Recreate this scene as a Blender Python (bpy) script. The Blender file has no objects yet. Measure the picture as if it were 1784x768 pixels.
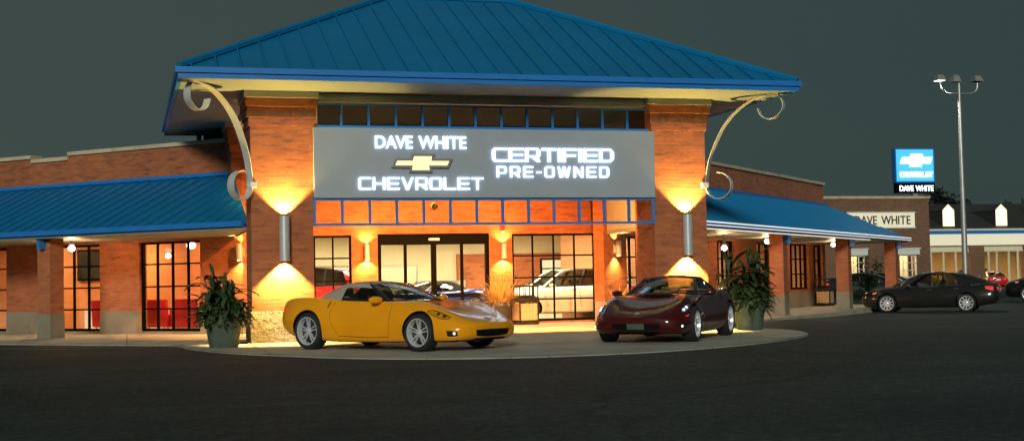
import bpy, bmesh, math, random
import numpy as np
from mathutils import Matrix, Vector
from mathutils.bvhtree import BVHTree
random.seed(7)
S2 = math.sqrt(.5)
scene = bpy.context.scene
col = scene.collection

# ------------------------------------------------------------------ camera, sky, sun, exposure
def R(d): return math.radians(d)
cam_d = bpy.data.cameras.new("camera"); cam = bpy.data.objects.new("camera", cam_d); col.objects.link(cam)
cam_d.sensor_width = 36; cam_d.lens = 2361.6 / 1784 * 36; cam_d.clip_end = 3000; cam_d.clip_start = .1
_pit, _roll, _yaw = R(2.6227), R(-1.1261), R(15.906)
F = Vector((math.sin(_yaw)*math.cos(_pit), math.cos(_yaw)*math.cos(_pit), math.sin(_pit)))
Rt = Vector((math.cos(_yaw), -math.sin(_yaw), 0)); Up = Rt.cross(F)
_c, _s = math.cos(_roll), math.sin(_roll)
R2, U2 = Rt*_c + Up*_s, Up*_c - Rt*_s
m = Matrix((R2, U2, -F)).transposed().to_4x4(); m.translation = (0, 0, 1.15)
cam.matrix_world = m
scene.camera = cam
SUN_EL, SUN_AZ = R(16), R(20)          # the lot's floodlight glow comes low from behind the camera
w = bpy.data.worlds.new("World"); scene.world = w; w.use_nodes = True
nt = w.node_tree; nt.nodes.clear()
o_ = nt.nodes.new('ShaderNodeOutputWorld'); add = nt.nodes.new('ShaderNodeAddShader')
b1 = nt.nodes.new('ShaderNodeBackground'); b2 = nt.nodes.new('ShaderNodeBackground')
sky = nt.nodes.new('ShaderNodeTexSky'); sky.sky_type = 'NISHITA'; sky.sun_disc = False
sky.sun_elevation = SUN_EL; sky.sun_rotation = R(180)+SUN_AZ
nt.links.new(sky.outputs[0], b1.inputs[0]); b1.inputs[1].default_value = .0012
tcn = nt.nodes.new('ShaderNodeTexCoord'); nz = nt.nodes.new('ShaderNodeTexNoise'); nz.inputs['Scale'].default_value = 2.2; nz.inputs['Detail'].default_value = 5
mx = nt.nodes.new('ShaderNodeMix'); mx.data_type = 'RGBA'
mx.inputs[6].default_value = (.024, .042, .040, 1); mx.inputs[7].default_value = (.042, .058, .052, 1)
nt.links.new(tcn.outputs['Generated'], nz.inputs['Vector'])
sx_ = nt.nodes.new('ShaderNodeSeparateXYZ'); nt.links.new(tcn.outputs['Generated'], sx_.inputs[0])
mr_ = nt.nodes.new('ShaderNodeMapRange'); mr_.inputs[1].default_value = .72; mr_.inputs[2].default_value = -.15; nt.links.new(sx_.outputs[0], mr_.inputs[0])
ma_ = nt.nodes.new('ShaderNodeMath'); ma_.operation = 'MULTIPLY_ADD'; ma_.inputs[1].default_value = .8; ma_.inputs[2].default_value = -.4; nt.links.new(nz.outputs[0], ma_.inputs[0])
mb_ = nt.nodes.new('ShaderNodeMath'); mb_.operation = 'ADD'; mb_.use_clamp = True; nt.links.new(mr_.outputs[0], mb_.inputs[0]); nt.links.new(ma_.outputs[0], mb_.inputs[1]); nt.links.new(mb_.outputs[0], mx.inputs[0]); nt.links.new(mx.outputs[2], b2.inputs[0])
b2.inputs[1].default_value = 1.12
nt.links.new(b1.outputs[0], add.inputs[0]); nt.links.new(b2.outputs[0], add.inputs[1]); nt.links.new(add.outputs[0], o_.inputs[0])
sd = bpy.data.lights.new("sun", 'SUN'); sun = bpy.data.objects.new("sun", sd); col.objects.link(sun)
sd.energy = 1.75; sd.angle = R(9); sd.color = (.97, 1, .92)
_d = Vector((math.sin(SUN_AZ)*math.cos(SUN_EL), math.cos(SUN_AZ)*math.cos(SUN_EL), -math.sin(SUN_EL)))
sun.rotation_euler = _d.to_track_quat('-Z', 'Y').to_euler()
vs = scene.view_settings
vs.view_transform = 'Standard'; vs.look = 'None'; vs.exposure = 0; vs.gamma = 1; vs.use_curve_mapping = False
scene.render.engine = 'CYCLES'
scene.cycles.use_denoising = True
scene.cycles.max_bounces = 8; scene.cycles.transparent_max_bounces = 16
scene.cycles.caustics_reflective = False; scene.cycles.caustics_refractive = False
scene.cycles.sample_clamp_indirect = 4

# ------------------------------------------------------------------ materials
MATS = {}
def nodes(name):
    ma = bpy.data.materials.new(name); ma.use_nodes = True
    t = ma.node_tree; return ma, t, t.nodes['Principled BSDF'], t.nodes['Material Output']
def ramp(t, fac, stops):
    r = t.nodes.new('ShaderNodeValToRGB'); e = r.color_ramp.elements
    while len(e) < len(stops): e.new(.5)
    for k, (p, c) in enumerate(stops): e[k].position = p; e[k].color = (*c, 1)
    t.links.new(fac, r.inputs[0]); return r.outputs[0]
def noise(t, scale, detail=6, coord='Object', stretch=None, rough=.55):
    c = t.nodes.new('ShaderNodeTexCoord'); n = t.nodes.new('ShaderNodeTexNoise')
    n.inputs['Scale'].default_value = scale; n.inputs['Detail'].default_value = detail; n.inputs['Roughness'].default_value = rough
    if stretch:
        mp = t.nodes.new('ShaderNodeMapping'); mp.inputs['Scale'].default_value = stretch
        t.links.new(c.outputs[coord], mp.inputs[0]); t.links.new(mp.outputs[0], n.inputs['Vector'])
    else: t.links.new(c.outputs[coord], n.inputs['Vector'])
    return n.outputs[0]
def bump(t, b, h, strength=.3, dist=.02):
    n = t.nodes.new('ShaderNodeBump'); n.inputs['Strength'].default_value = strength; n.inputs['Distance'].default_value = dist
    t.links.new(h, n.inputs['Height']); t.links.new(n.outputs[0], b.inputs['Normal'])
def plain(name, c, rough=.5, metal=0, var=.12, scale=3, coat=0, spec=.5, stretch=None, bmp=0):
    ma, t, b, o = nodes(name)
    n = noise(t, scale, stretch=stretch)
    lo = tuple(max(0, x*(1-var)) for x in c); hi = tuple(min(1, x*(1+var)) for x in c)
    t.links.new(ramp(t, n, [(.3, lo), (.7, hi)]), b.inputs['Base Color'])
    b.inputs['Roughness'].default_value = rough; b.inputs['Metallic'].default_value = metal
    b.inputs['Coat Weight'].default_value = coat; b.inputs['Coat Roughness'].default_value = .03
    b.inputs['Specular IOR Level'].default_value = spec
    if bmp: bump(t, b, n, bmp)
    MATS[name] = ma; return ma
def emit(name, c, s, base=None):
    ma, t, b, o = nodes(name)
    b.inputs['Base Color'].default_value = (*(base or c), 1); b.inputs['Emission Color'].default_value = (*c, 1); b.inputs['Emission Strength'].default_value = s
    MATS[name] = ma; return ma
def glass(name, tint, ior=1.5, rough=.01, gl=1.0):
    ma, t, b, o = nodes(name); t.nodes.remove(b)
    tr = t.nodes.new('ShaderNodeBsdfTransparent'); tr.inputs[0].default_value = (*tint, 1)
    g = t.nodes.new('ShaderNodeBsdfGlossy'); g.inputs[0].default_value = (gl, gl, gl, 1); g.inputs['Roughness'].default_value = rough
    f = t.nodes.new('ShaderNodeFresnel'); ge = t.nodes.new('ShaderNodeNewGeometry')
    mr = t.nodes.new('ShaderNodeMapRange'); mr.inputs[3].default_value = ior; mr.inputs[4].default_value = 1/ior   # same reflection from both sides of a thin pane
    t.links.new(ge.outputs['Backfacing'], mr.inputs[0]); t.links.new(mr.outputs[0], f.inputs[0])
    mxs = t.nodes.new('ShaderNodeMixShader')
    t.links.new(f.outputs[0], mxs.inputs[0]); t.links.new(tr.outputs[0], mxs.inputs[1]); t.links.new(g.outputs[0], mxs.inputs[2]); t.links.new(mxs.outputs[0], o.inputs[0])
    MATS[name] = ma; return ma
def brick(name, c1, c2, mortar, dark=(.05, .03, .025), bw=.24, rh=.078, bmp=.5, flash=.62):
    ma, t, b, o = nodes(name)
    uv = t.nodes.new('ShaderNodeUVMap'); uv.uv_map = 'UVMap'
    br = t.nodes.new('ShaderNodeTexBrick')
    br.inputs['Scale'].default_value = 1; br.inputs['Brick Width'].default_value = bw; br.inputs['Row Height'].default_value = rh
    br.inputs['Mortar Size'].default_value = .006; br.inputs['Mortar Smooth'].default_value = .2; br.inputs['Bias'].default_value = -.1
    br.inputs['Color1'].default_value = (*c1, 1); br.inputs['Color2'].default_value = (*c2, 1); br.inputs['Mortar'].default_value = (*mortar, 1)
    t.links.new(uv.outputs[0], br.inputs['Vector'])
    # darker flashed bricks in drifting patches, stretched along the courses
    mp = t.nodes.new('ShaderNodeMapping'); mp.inputs['Scale'].default_value = (1.1, 6, 1)
    t.links.new(uv.outputs[0], mp.inputs[0])
    n = t.nodes.new('ShaderNodeTexNoise'); n.inputs['Scale'].default_value = 1.6; n.inputs['Detail'].default_value = 5; n.inputs['Roughness'].default_value = .65
    t.links.new(mp.outputs[0], n.inputs['Vector'])
    f = ramp(t, n.outputs[0], [(flash-.1, (0, 0, 0)), (flash+.1, (.75, .75, .75))])
    mm = t.nodes.new('ShaderNodeMix'); mm.data_type = 'RGBA'; mm.inputs[7].default_value = (*dark, 1)
    t.links.new(f, mm.inputs[0]); t.links.new(br.outputs[0], mm.inputs[6])
    n2 = noise(t, .7, 4); m2 = t.nodes.new('ShaderNodeMix'); m2.data_type = 'RGBA'; m2.blend_type = 'MULTIPLY'; m2.inputs[0].default_value = .6
    t.links.new(mm.outputs[2], m2.inputs[6]); t.links.new(ramp(t, n2, [(.3, (.72, .72, .72)), (.7, (1.15, 1.15, 1.15))]), m2.inputs[7])
    t.links.new(m2.outputs[2], b.inputs['Base Color']); b.inputs['Roughness'].default_value = .85
    inv = t.nodes.new('ShaderNodeInvert'); t.links.new(br.outputs['Fac'], inv.inputs[1]); bump(t, b, inv.outputs[0], bmp, .012)
    MATS[name] = ma; return ma
def asphalt():
    ma, t, b, o = nodes('asphalt')
    n = noise(t, 16, 7, rough=.8); n2 = noise(t, .35, 6); n3 = noise(t, .5, 5, stretch=(.25, 3.5, 1))
    a = ramp(t, n, [(.36, (.007, .0145, .014)), (.5, (.023, .038, .036)), (.64, (.08, .112, .104))])
    mm = t.nodes.new('ShaderNodeMix'); mm.data_type = 'RGBA'; mm.blend_type = 'MULTIPLY'; mm.inputs[0].default_value = 1
    t.links.new(a, mm.inputs[6]); t.links.new(ramp(t, n2, [(.3, (.6, .6, .6)), (.7, (1.25, 1.25, 1.25))]), mm.inputs[7])
    m2 = t.nodes.new('ShaderNodeMix'); m2.data_type = 'RGBA'; m2.blend_type = 'MULTIPLY'; m2.inputs[0].default_value = .7
    t.links.new(mm.outputs[2], m2.inputs[6]); t.links.new(ramp(t, n3, [(.35, (.7, .7, .7)), (.65, (1.2, 1.2, 1.2))]), m2.inputs[7])
    t.links.new(m2.outputs[2], b.inputs['Base Color']); b.inputs['Roughness'].default_value = .8; b.inputs['Specular IOR Level'].default_value = .25
    bump(t, b, n, .5, .012); MATS['asphalt'] = ma
    # cracks that wander, and old oil stains
    c = t.nodes.new('ShaderNodeTexCoord'); wn = t.nodes.new('ShaderNodeTexNoise'); wn.inputs['Scale'].default_value = .8; wn.inputs['Detail'].default_value = 5
    va = t.nodes.new('ShaderNodeVectorMath'); va.operation = 'MULTIPLY_ADD'; va.inputs[1].default_value = (1.6, 1.6, 0)
    t.links.new(c.outputs['Object'], wn.inputs['Vector']); t.links.new(wn.outputs['Color'], va.inputs[0]); t.links.new(c.outputs['Object'], va.inputs[2])
    vo = t.nodes.new('ShaderNodeTexVoronoi'); vo.feature = 'DISTANCE_TO_EDGE'; vo.inputs['Scale'].default_value = .17; t.links.new(va.outputs[0], vo.inputs['Vector'])
    crk = ramp(t, vo.outputs['Distance'], [(.0, (.3, .3, .3)), (.006, (1, 1, 1))])
    n5 = noise(t, 1.1, 4); oil = ramp(t, n5, [(.27, (.35, .35, .35)), (.36, (1, 1, 1))])
    mo = t.nodes.new('ShaderNodeMix'); mo.data_type = 'RGBA'; mo.blend_type = 'MULTIPLY'; mo.inputs[0].default_value = 1
    t.links.new(crk, mo.inputs[6]); t.links.new(oil, mo.inputs[7])
    mq = t.nodes.new('ShaderNodeMix'); mq.data_type = 'RGBA'; mq.blend_type = 'MULTIPLY'; mq.inputs[0].default_value = 1
    t.links.new(m2.outputs[2], mq.inputs[6]); t.links.new(mo.outputs[2], mq.inputs[7]); t.links.new(mq.outputs[2], b.inputs['Base Color'])
def concrete(name, c, joint=False, joint_rot=0):
    ma, t, b, o = nodes(name)
    n = noise(t, .8, 8); n2 = noise(t, 40, 2)
    a = ramp(t, n, [(.28, tuple(x*.72 for x in c)), (.5, c), (.75, tuple(x*1.12 for x in c))])
    mm = t.nodes.new('ShaderNodeMix'); mm.data_type = 'RGBA'; mm.blend_type = 'MULTIPLY'; mm.inputs[0].default_value = .5
    t.links.new(a, mm.inputs[6]); t.links.new(ramp(t, n2, [(.3, (.75, .75, .75)), (.7, (1.1, 1.1, 1.1))]), mm.inputs[7])
    uv = t.nodes.new('ShaderNodeUVMap'); uv.uv_map = 'UVMap'
    mp = t.nodes.new('ShaderNodeMapping'); mp.inputs['Rotation'].default_value = (0, 0, R(joint_rot)); t.links.new(uv.outputs[0], mp.inputs[0])
    bj = t.nodes.new('ShaderNodeTexBrick'); bj.offset = 0; bj.inputs['Scale'].default_value = 1; bj.inputs['Brick Width'].default_value = 2.4; bj.inputs['Row Height'].default_value = 2.4; bj.inputs['Mortar Size'].default_value = .014
    bj.inputs['Color1'].default_value = (1,1,1,1); bj.inputs['Color2'].default_value = (.93,.93,.93,1); bj.inputs['Mortar'].default_value = (.35,.34,.32,1)
    t.links.new(mp.outputs[0], bj.inputs[0])
    n4 = noise(t, 1.7, 7, rough=.7); stn = ramp(t, n4, [(.34, (.55, .53, .5)), (.47, (1, 1, 1))])
    m3 = t.nodes.new('ShaderNodeMix'); m3.data_type = 'RGBA'; m3.blend_type = 'MULTIPLY'; m3.inputs[0].default_value = 1 if joint else 0
    t.links.new(mm.outputs[2], m3.inputs[6]); t.links.new(bj.outputs[0], m3.inputs[7])
    m4 = t.nodes.new('ShaderNodeMix'); m4.data_type = 'RGBA'; m4.blend_type = 'MULTIPLY'; m4.inputs[0].default_value = .6
    t.links.new(m3.outputs[2], m4.inputs[6]); t.links.new(stn, m4.inputs[7])
    t.links.new(m4.outputs[2], b.inputs['Base Color']); b.inputs['Roughness'].default_value = .85; bump(t, b, n2, .2, .005)
    MATS[name] = ma
def splitface():
    ma, t, b, o = nodes('splitface')
    uv = t.nodes.new('ShaderNodeUVMap'); uv.uv_map = 'UVMap'
    br = t.nodes.new('ShaderNodeTexBrick'); br.inputs['Scale'].default_value = 1; br.inputs['Brick Width'].default_value = .42; br.inputs['Row Height'].default_value = .2
    br.inputs['Mortar Size'].default_value = .008; br.inputs['Color1'].default_value = (.46, .4, .3, 1); br.inputs['Color2'].default_value = (.38, .33, .24, 1); br.inputs['Mortar'].default_value = (.3, .27, .2, 1)
    t.links.new(uv.outputs[0], br.inputs[0])
    n = noise(t, 11, 5, rough=.7); mm = t.nodes.new('ShaderNodeMix'); mm.data_type = 'RGBA'; mm.blend_type = 'MULTIPLY'; mm.inputs[0].default_value = .8
    t.links.new(br.outputs[0], mm.inputs[6]); t.links.new(ramp(t, n, [(.3, (.55, .52, .48)), (.65, (1.2, 1.2, 1.2))]), mm.inputs[7])
    t.links.new(mm.outputs[2], b.inputs['Base Color']); b.inputs['Roughness'].default_value = .95; bump(t, b, n, 1, .06); MATS['splitface'] = ma
def paint(name, c, metal=.0, rough=.28, coat=1):
    ma, t, b, o = nodes(name)
    n = noise(t, 2.0, 3)
    t.links.new(ramp(t, n, [(.3, tuple(x*.95 for x in c)), (.7, tuple(min(1, x*1.04) for x in c))]), b.inputs['Base Color'])
    b.inputs['Metallic'].default_value = metal; b.inputs['Roughness'].default_value = rough
    b.inputs['Coat Weight'].default_value = coat; b.inputs['Coat Roughness'].default_value = .02; b.inputs['Specular IOR Level'].default_value = .12
    MATS[name] = ma
asphalt(); splitface()
concrete('concrete', (.45, .44, .35), True, 0); concrete('interior_floor', (.45, .38, .28)); concrete('coping', (.6, .5, .33)); concrete('stone_base', (.26, .22, .15))
brick('brick', (.5, .145, .045), (.37, .1, .034), (.25, .15, .09))
brick('brick_back', (.24, .11, .055), (.17, .08, .04), (.2, .14, .1))
brick('brick_inside', (.66, .31, .14), (.58, .27, .12), (.6, .34, .18), dark=(.5, .28, .15), bmp=.2)
brick('soldier', (.3, .11, .05), (.2, .075, .035), (.16, .1, .07), bw=.08, rh=.22)
plain('roof_blue', (.002, .17, .37), .42, 0, .07, .9, stretch=(1, 1, 1), spec=.5, bmp=.15)
plain('trim_blue', (.02, .19, .55), .35, 0, .06)
plain('sign_gray', (.33, .37, .41), .5, 0, .05, 1.5)
plain('cap_gray', (.42, .43, .4), .6, 0, .1)
plain('soffit', (.24, .29, .27), .5, 0, .08, 1.2)
plain('frame_dark', (.003, .003, .003), .7, 0, .2, spec=.05)
plain('strap_metal', (.6, .62, .58), .42, .25, .1)
plain('sconce_metal', (.55, .58, .58), .35, .25, .06)
plain('white_paint', (.75, .74, .68), .5, 0, .06)
plain('black_plastic', (.012, .012, .013), .4, 0, .2)
plain('black_matt', (.006, .006, .006), .9, 0, .2, spec=.1)
plain('rubber', (.014, .014, .015), .75, 0, .2, 8)
plain('alloy', (.7, .7, .7), .3, .35, .05)
plain('alloy_dark', (.07, .07, .07), .4, .6, .1)
plain('chrome', (.8, .8, .8), .08, 1, .02)
plain('silver', (.5, .5, .5), .3, .8, .1)
plain('canvas', (.42, .35, .28), .9, 0, .08, 30, spec=.2)
plain('canvas_black', (.012, .011, .011), .85, 0, .2, 30, spec=.2)
plain('seat_gray', (.09, .09, .085), .7, 0, .1)
plain('seat_tan', (.22, .18, .12), .7, 0, .1)
plain('pot_gray', (.07, .1, .07), .7, 0, .3, 4, bmp=.2)
plain('pot_dark', (.03, .03, .028), .5, 0, .2, 4)
plain('leaf', (.035, .068, .022), .5, 0, .55, 2.2, spec=.4)
plain('leaf_light', (.05, .085, .022), .5, 0, .45, 3)
plain('straw', (.42, .27, .07), .7, 0, .35, 6)
plain('flower_red', (.6, .02, .03), .5)
plain('stem', (.05, .05, .02), .7)
plain('soil', (.03, .022, .015), .95)
plain('red_vinyl', (.5, .015, .012), .4, 0, .1)
plain('interior_cream', (.7, .62, .42), .7, 0, .04)
plain('interior_ceiling', (.75, .7, .5), .8, 0, .04)
plain('partition', (.62, .56, .4), .8, 0, .06)
plain('picture_dark', (.03, .04, .03), .25, 0, .5, 2)
plain('agg_panel', (.5, .33, .17), .9, 0, .4, 22, bmp=.5)
plain('shingle', (.035, .035, .028), .85, 0, .3, 6)
plain('cream_band', (.68, .63, .46), .6, 0, .05)
plain('galv', (.42, .43, .4), .45, .6, .12)
plain('line_paint', (.2, .2, .17), .85, 0, .5, 5)
plain('yellow_line', (.55, .38, .04), .8, 0, .3, 5)
plain('letter_dark', (.03, .03, .028), .6)
plain('bark', (.06, .045, .03), .9, 0, .3)
plain('far_leaf', (.018, .028, .016), .9, 0, .4, 1)
paint('paint_yellow', (.96, .37, .004)); paint('paint_maroon', (.06, .001, .0014), 0, .45)
paint('paint_gray', (.022, .022, .02), .4); paint('paint_white', (.8, .79, .74)); paint('paint_red', (.6, .012, .012)); paint('paint_blue', (.01, .03, .2), .3)
paint('paint_black', (.008, .009, .008), .2); paint('paint_cream', (.7, .55, .25)); paint('paint_darkgreen', (.02, .026, .022), .3)
glass('glass', (.97, .98, .96)); glass('car_glass', (.34, .38, .35)); glass('lens', (.85, .87, .85)); glass('car_glass_dark', (.12, .13, .12)); glass('glass_dark', (.075, .1, .13))
emit('sign_white', (.6, .76, 1), 2.0); emit('sign_gold', (1, .78, .3), 1.5); emit('bulb', (1, .74, .66), 5); emit('panel_light', (1, .86, .54), 56); emit('panel_light_warm', (1, .56, .22), 70)
emit('lamp_core', (1, .78, .35), 20); emit('sign_cyan', (.06, .42, .78), 1.0); emit('sign_white_far', (.9, .97, 1), 2.2); emit('dormer_lit', (1, .86, .55), 1.25)
emit('gutter_gleam', (1, .93, .84), .75); emit('flood_lens', (.9, .95, 1), 3); emit('tail_red', (1, .08, .06), .5, (.4, .01, .01)); emit('amber', (1, .3, .1), .55, (.5, .1, .03))
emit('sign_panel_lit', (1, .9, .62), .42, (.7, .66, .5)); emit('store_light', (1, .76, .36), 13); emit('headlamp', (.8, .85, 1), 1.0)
M = MATS

# ------------------------------------------------------------------ mesh helpers
class MB:
    def __init__(s, T=None): s.v = []; s.f = []; s.T = T; s.mi = []; s.cur = 0
    def add(s, vs_, fs):
        b = len(s.v); s.v += [tuple(s.T(*p)) if s.T else tuple(p) for p in vs_]
        s.f += [tuple(b+i for i in f) for f in fs]; s.mi += [s.cur]*len(fs); return s
    def box(s, x0, x1, y0, y1, z0, z1):
        return s.add([(x0,y0,z0),(x1,y0,z0),(x1,y1,z0),(x0,y1,z0),(x0,y0,z1),(x1,y0,z1),(x1,y1,z1),(x0,y1,z1)],
                     [(0,3,2,1),(4,5,6,7),(0,1,5,4),(1,2,6,5),(2,3,7,6),(3,0,4,7)])
    def frustum(s, x0, x1, y0, y1, z0, X0, X1, Y0, Y1, z1):
        return s.add([(x0,y0,z0),(x1,y0,z0),(x1,y1,z0),(x0,y1,z0),(X0,Y0,z1),(X1,Y0,z1),(X1,Y1,z1),(X0,Y1,z1)],
                     [(0,3,2,1),(4,5,6,7),(0,1,5,4),(1,2,6,5),(2,3,7,6),(3,0,4,7)])
    def tube(s, pts, r, n=8, cap=True):
        pts = [Vector(p) for p in pts]; rs = r if isinstance(r, (list, tuple)) else [r]*len(pts)
        vs_ = []; prev = None
        for i, p in enumerate(pts):
            d = (pts[min(i+1, len(pts)-1)] - pts[max(i-1, 0)]).normalized()
            if prev is None: a = d.orthogonal().normalized()
            else: a = (prev - d*prev.dot(d)).normalized()
            prev = a; b = d.cross(a)
            for k in range(n):
                t = 2*math.pi*k/n; vs_.append(p + (a*math.cos(t) + b*math.sin(t))*rs[i])
        fs = [(i*n+k, i*n+(k+1) % n, (i+1)*n+(k+1) % n, (i+1)*n+k) for i in range(len(pts)-1) for k in range(n)]
        if cap: fs += [tuple(range(n))[::-1], tuple((len(pts)-1)*n+k for k in range(n))]
        return s.add(vs_, fs)
    def lathe(s, prof, n=32, c=(0, 0, 0), axis='z', closed=False):
        vs_ = []
        for r, h in prof:
            for k in range(n):
                t = 2*math.pi*k/n; a, b = r*math.cos(t), r*math.sin(t)
                vs_.append((c[0]+a, c[1]+b, c[2]+h) if axis == 'z' else (c[0]+a, c[1]+h, c[2]+b) if axis == 'y' else (c[0]+h, c[1]+a, c[2]+b))
        m_ = len(prof)
        fs = [(i*n+k, i*n+(k+1) % n, ((i+1) % m_)*n+(k+1) % n, ((i+1) % m_)*n+k) for i in range(m_ if closed else m_-1) for k in range(n)]
        return s.add(vs_, fs)
    def disc(s, r, c, axis='z', n=24):
        vs_ = []
        for k in range(n):
            t = 2*math.pi*k/n; a, b = r*math.cos(t), r*math.sin(t)
            vs_.append((c[0]+a, c[1]+b, c[2]) if axis == 'z' else (c[0]+a, c[1], c[2]+b))
        return s.add(vs_, [tuple(range(n))])
    def prism(s, poly, z0, z1):       # polygon in xy extruded in z
        n = len(poly)
        return s.add([(x, y, z0) for x, y in poly] + [(x, y, z1) for x, y in poly],
                     [tuple(range(n))[::-1], tuple(range(n, 2*n))] + [(i, (i+1) % n, n+(i+1) % n, n+i) for i in range(n)])
    def prism_y(s, poly, y0, y1):     # polygon in xz extruded in y
        n = len(poly)
        return s.add([(x, y0, z) for x, z in poly] + [(x, y1, z) for x, z in poly],
                     [tuple(range(n)), tuple(range(n, 2*n))[::-1]] + [(i, n+i, n+(i+1) % n, (i+1) % n) for i in range(n)])
    def grid(s, rows):
        n = len(rows[0])
        return s.add([p for r in rows for p in r], [(i*n+k, i*n+k+1, (i+1)*n+k+1, (i+1)*n+k) for i in range(len(rows)-1) for k in range(n-1)])
    def sphere(s, c, r, n=14, sz=1):
        return s.lathe([(r*math.sin(math.pi*i/n)+1e-5, -r*sz*math.cos(math.pi*i/n)) for i in range(n+1)], n*2, c)
    def build(s, name, mat, parent=None, smooth=False, bevel=0, ang=35, recalc=True):
        me = bpy.data.meshes.new(name); me.from_pydata(s.v, [], s.f)
        mats = mat if isinstance(mat, (list, tuple)) else [mat]
        for x in mats: me.materials.append(M[x] if isinstance(x, str) else x)
        if len(mats) > 1: me.polygons.foreach_set('material_index', s.mi)
        bm = bmesh.new(); bm.from_mesh(me)
        if recalc: bmesh.ops.recalc_face_normals(bm, faces=bm.faces)
        if bevel: bmesh.ops.bevel(bm, geom=[e for e in bm.edges if len(e.link_faces) == 2 and e.calc_face_angle(0) > .6], offset=bevel, segments=2, affect='EDGES', profile=.6)
        uvl = bm.loops.layers.uv.new('UVMap')
        for f in bm.faces:
            n = f.normal
            if abs(n.z) > .8:
                for l in f.loops: l[uvl].uv = (l.vert.co.x, l.vert.co.y)
            else:
                t = Vector((-n.y, n.x, 0)).normalized()
                for l in f.loops: l[uvl].uv = (l.vert.co.dot(t), l.vert.co.z)
        bm.to_mesh(me); bm.free()
        if smooth:
            me.polygons.foreach_set('use_smooth', [True]*len(me.polygons)); me.set_sharp_from_angle(angle=R(ang))
        o = bpy.data.objects.new(name, me); col.objects.link(o)
        if parent: o.parent = parent
        return o
def thing(name, label, cat, loc=(0,0,0), rz=0, group=None):
    o = bpy.data.objects.new(name, None); col.objects.link(o); o.empty_display_size = .3
    o.location = loc; o.rotation_euler = (0, 0, rz); o['label'] = label; o['category'] = cat
    if group: o['group'] = group
    return o
def tag(o, label, cat, group=None):
    o['label'] = label; o['category'] = cat
    if group: o['group'] = group
    return o
def struct(o): o['kind'] = 'structure'; return o
def copy_tree(o, parent=None):
    c = o.copy(); col.objects.link(c)
    if parent: c.parent = parent
    for ch in list(o.children): copy_tree(ch, c)
    return c
def light(kind, loc, energy, color, target=None, parent=None, **kw):
    d = bpy.data.lights.new('lamp_light', kind); d.energy = energy; d.color = color
    for k, v in kw.items(): setattr(d, k, v)
    o = bpy.data.objects.new('lamp_light', d); col.objects.link(o); o.location = loc
    if target is not None: o.rotation_euler = (Vector(target)-Vector(loc)).to_track_quat('-Z', 'Y').to_euler()
    if parent: o.parent = parent
    return o
def interp(xs, ys, q):
    # monotone cubic through the table
    xs = np.array(xs, float); ys = np.array(ys, float); q = np.asarray(q, float)
    if xs[0] > xs[-1]: xs = xs[::-1]; ys = ys[::-1]
    h = np.diff(xs); d = np.diff(ys)/h; mm = np.zeros(len(xs)); mm[0] = d[0]; mm[-1] = d[-1]
    for i in range(1, len(xs)-1):
        mm[i] = 0 if d[i-1]*d[i] <= 0 else (h[i]+h[i-1])*1.0/((2*h[i]+h[i-1])/3/d[i-1] + (h[i]+2*h[i-1])/3/d[i])
    i = np.clip(np.searchsorted(xs, q)-1, 0, len(h)-1); t = np.clip((q-xs[i])/h[i], 0, 1)
    return (2*t**3-3*t**2+1)*ys[i] + (t**3-2*t**2+t)*h[i]*mm[i] + (-2*t**3+3*t**2)*ys[i+1] + (t**3-t**2)*h[i]*mm[i+1]
def catmull(P, sub, closed=False):
    P = [np.array(p, float) for p in P]; n = len(P); out = []
    for i in range(n if closed else n-1):
        g = lambda k: P[k % n] if closed else P[min(max(k, 0), n-1)]
        p0, p1, p2, p3 = g(i-1), g(i), g(i+1), g(i+2)
        for k in range(sub):
            t = k/sub
            out.append(.5*((2*p1) + (p2-p0)*t + (2*p0-5*p1+4*p2-p3)*t*t + (3*p1-p0-3*p2+p3)*t**3))
    if not closed: out.append(P[-1])
    return out
# wing frames: u runs along the wing away from the pavilion, v outwards from the column line
OX, OY = 7.63, 25.9
def TL(u, v, z): return (OX - S2*u - S2*v, OY + S2*u - S2*v, z)
def TR(u, v, z): return (OX + S2*u + S2*v, OY + S2*u - S2*v, z)

# ------------------------------------------------------------------ ground
def lot_z(x, y):
    t = min(1, max(0, (x-15.5)/7)); return -.03-.1*t*t*(3-2*t)
gx = [-900,-300,-100,-40,0,10,15.5]+[16+.5*k for k in range(14)]+[24,40,80,200,1100]
g = MB(); g.grid([[(x_, y_, lot_z(x_, y_)) for x_ in gx] for y_ in (-300,-50,0,10,20,30,40,60,100,200,500,1500)])
struct(g.build('parking_lot', 'asphalt', smooth=True))
ap = [(.9,29.3),(1.08,28.5),(1.17,27.3),(1.75,25.1),(2.75,23.1),(3.7,21.7),(5,20.72),(6.5,20.4),(7.8,20.55),(9,21),(10.5,21.93),(11.87,23.1),(12.75,24.1),(13.35,25),(13.88,26.4),(14.06,27.7),(13.95,28.6),(13.6,29.6),(13.35,30.6)]
ap = [tuple(p) for p in catmull(ap, 6)]
poly = ap + [(12.9, 36.69), (2.2, 36.69)]
g = MB(); g.prism(poly, -.25, .0); struct(g.build('apron', 'concrete'))
g = MB(TL); g.prism([(6.2,2.4),(40,2.4),(40,-2.95),(8.7,-2.95),(6.2,-.4)], -.25, -.004); struct(g.build('sidewalk', 'concrete'))
g = MB(TR); g.prism([(6.6,.75),(31.7,.75),(31.7,-6),(31,-6),(31,-2.95),(8.7,-2.95),(6.6,-.9)], -.25, -.004); struct(g.build('sidewalk', 'concrete'))
def line(p, q, wd, mat='line_paint', z=-.026):
    p, q = Vector((*p, 0)), Vector((*q, 0)); d = (q-p).normalized(); n = Vector((-d.y, d.x, 0))*wd/2; rows = []
    for k in range(25):
        c_ = p.lerp(q, k/24); c_.z = lot_z(c_.x, c_.y)+.004
        rows.append([tuple(c_+n), tuple(c_-n)])
    return MB().grid(rows)
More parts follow.
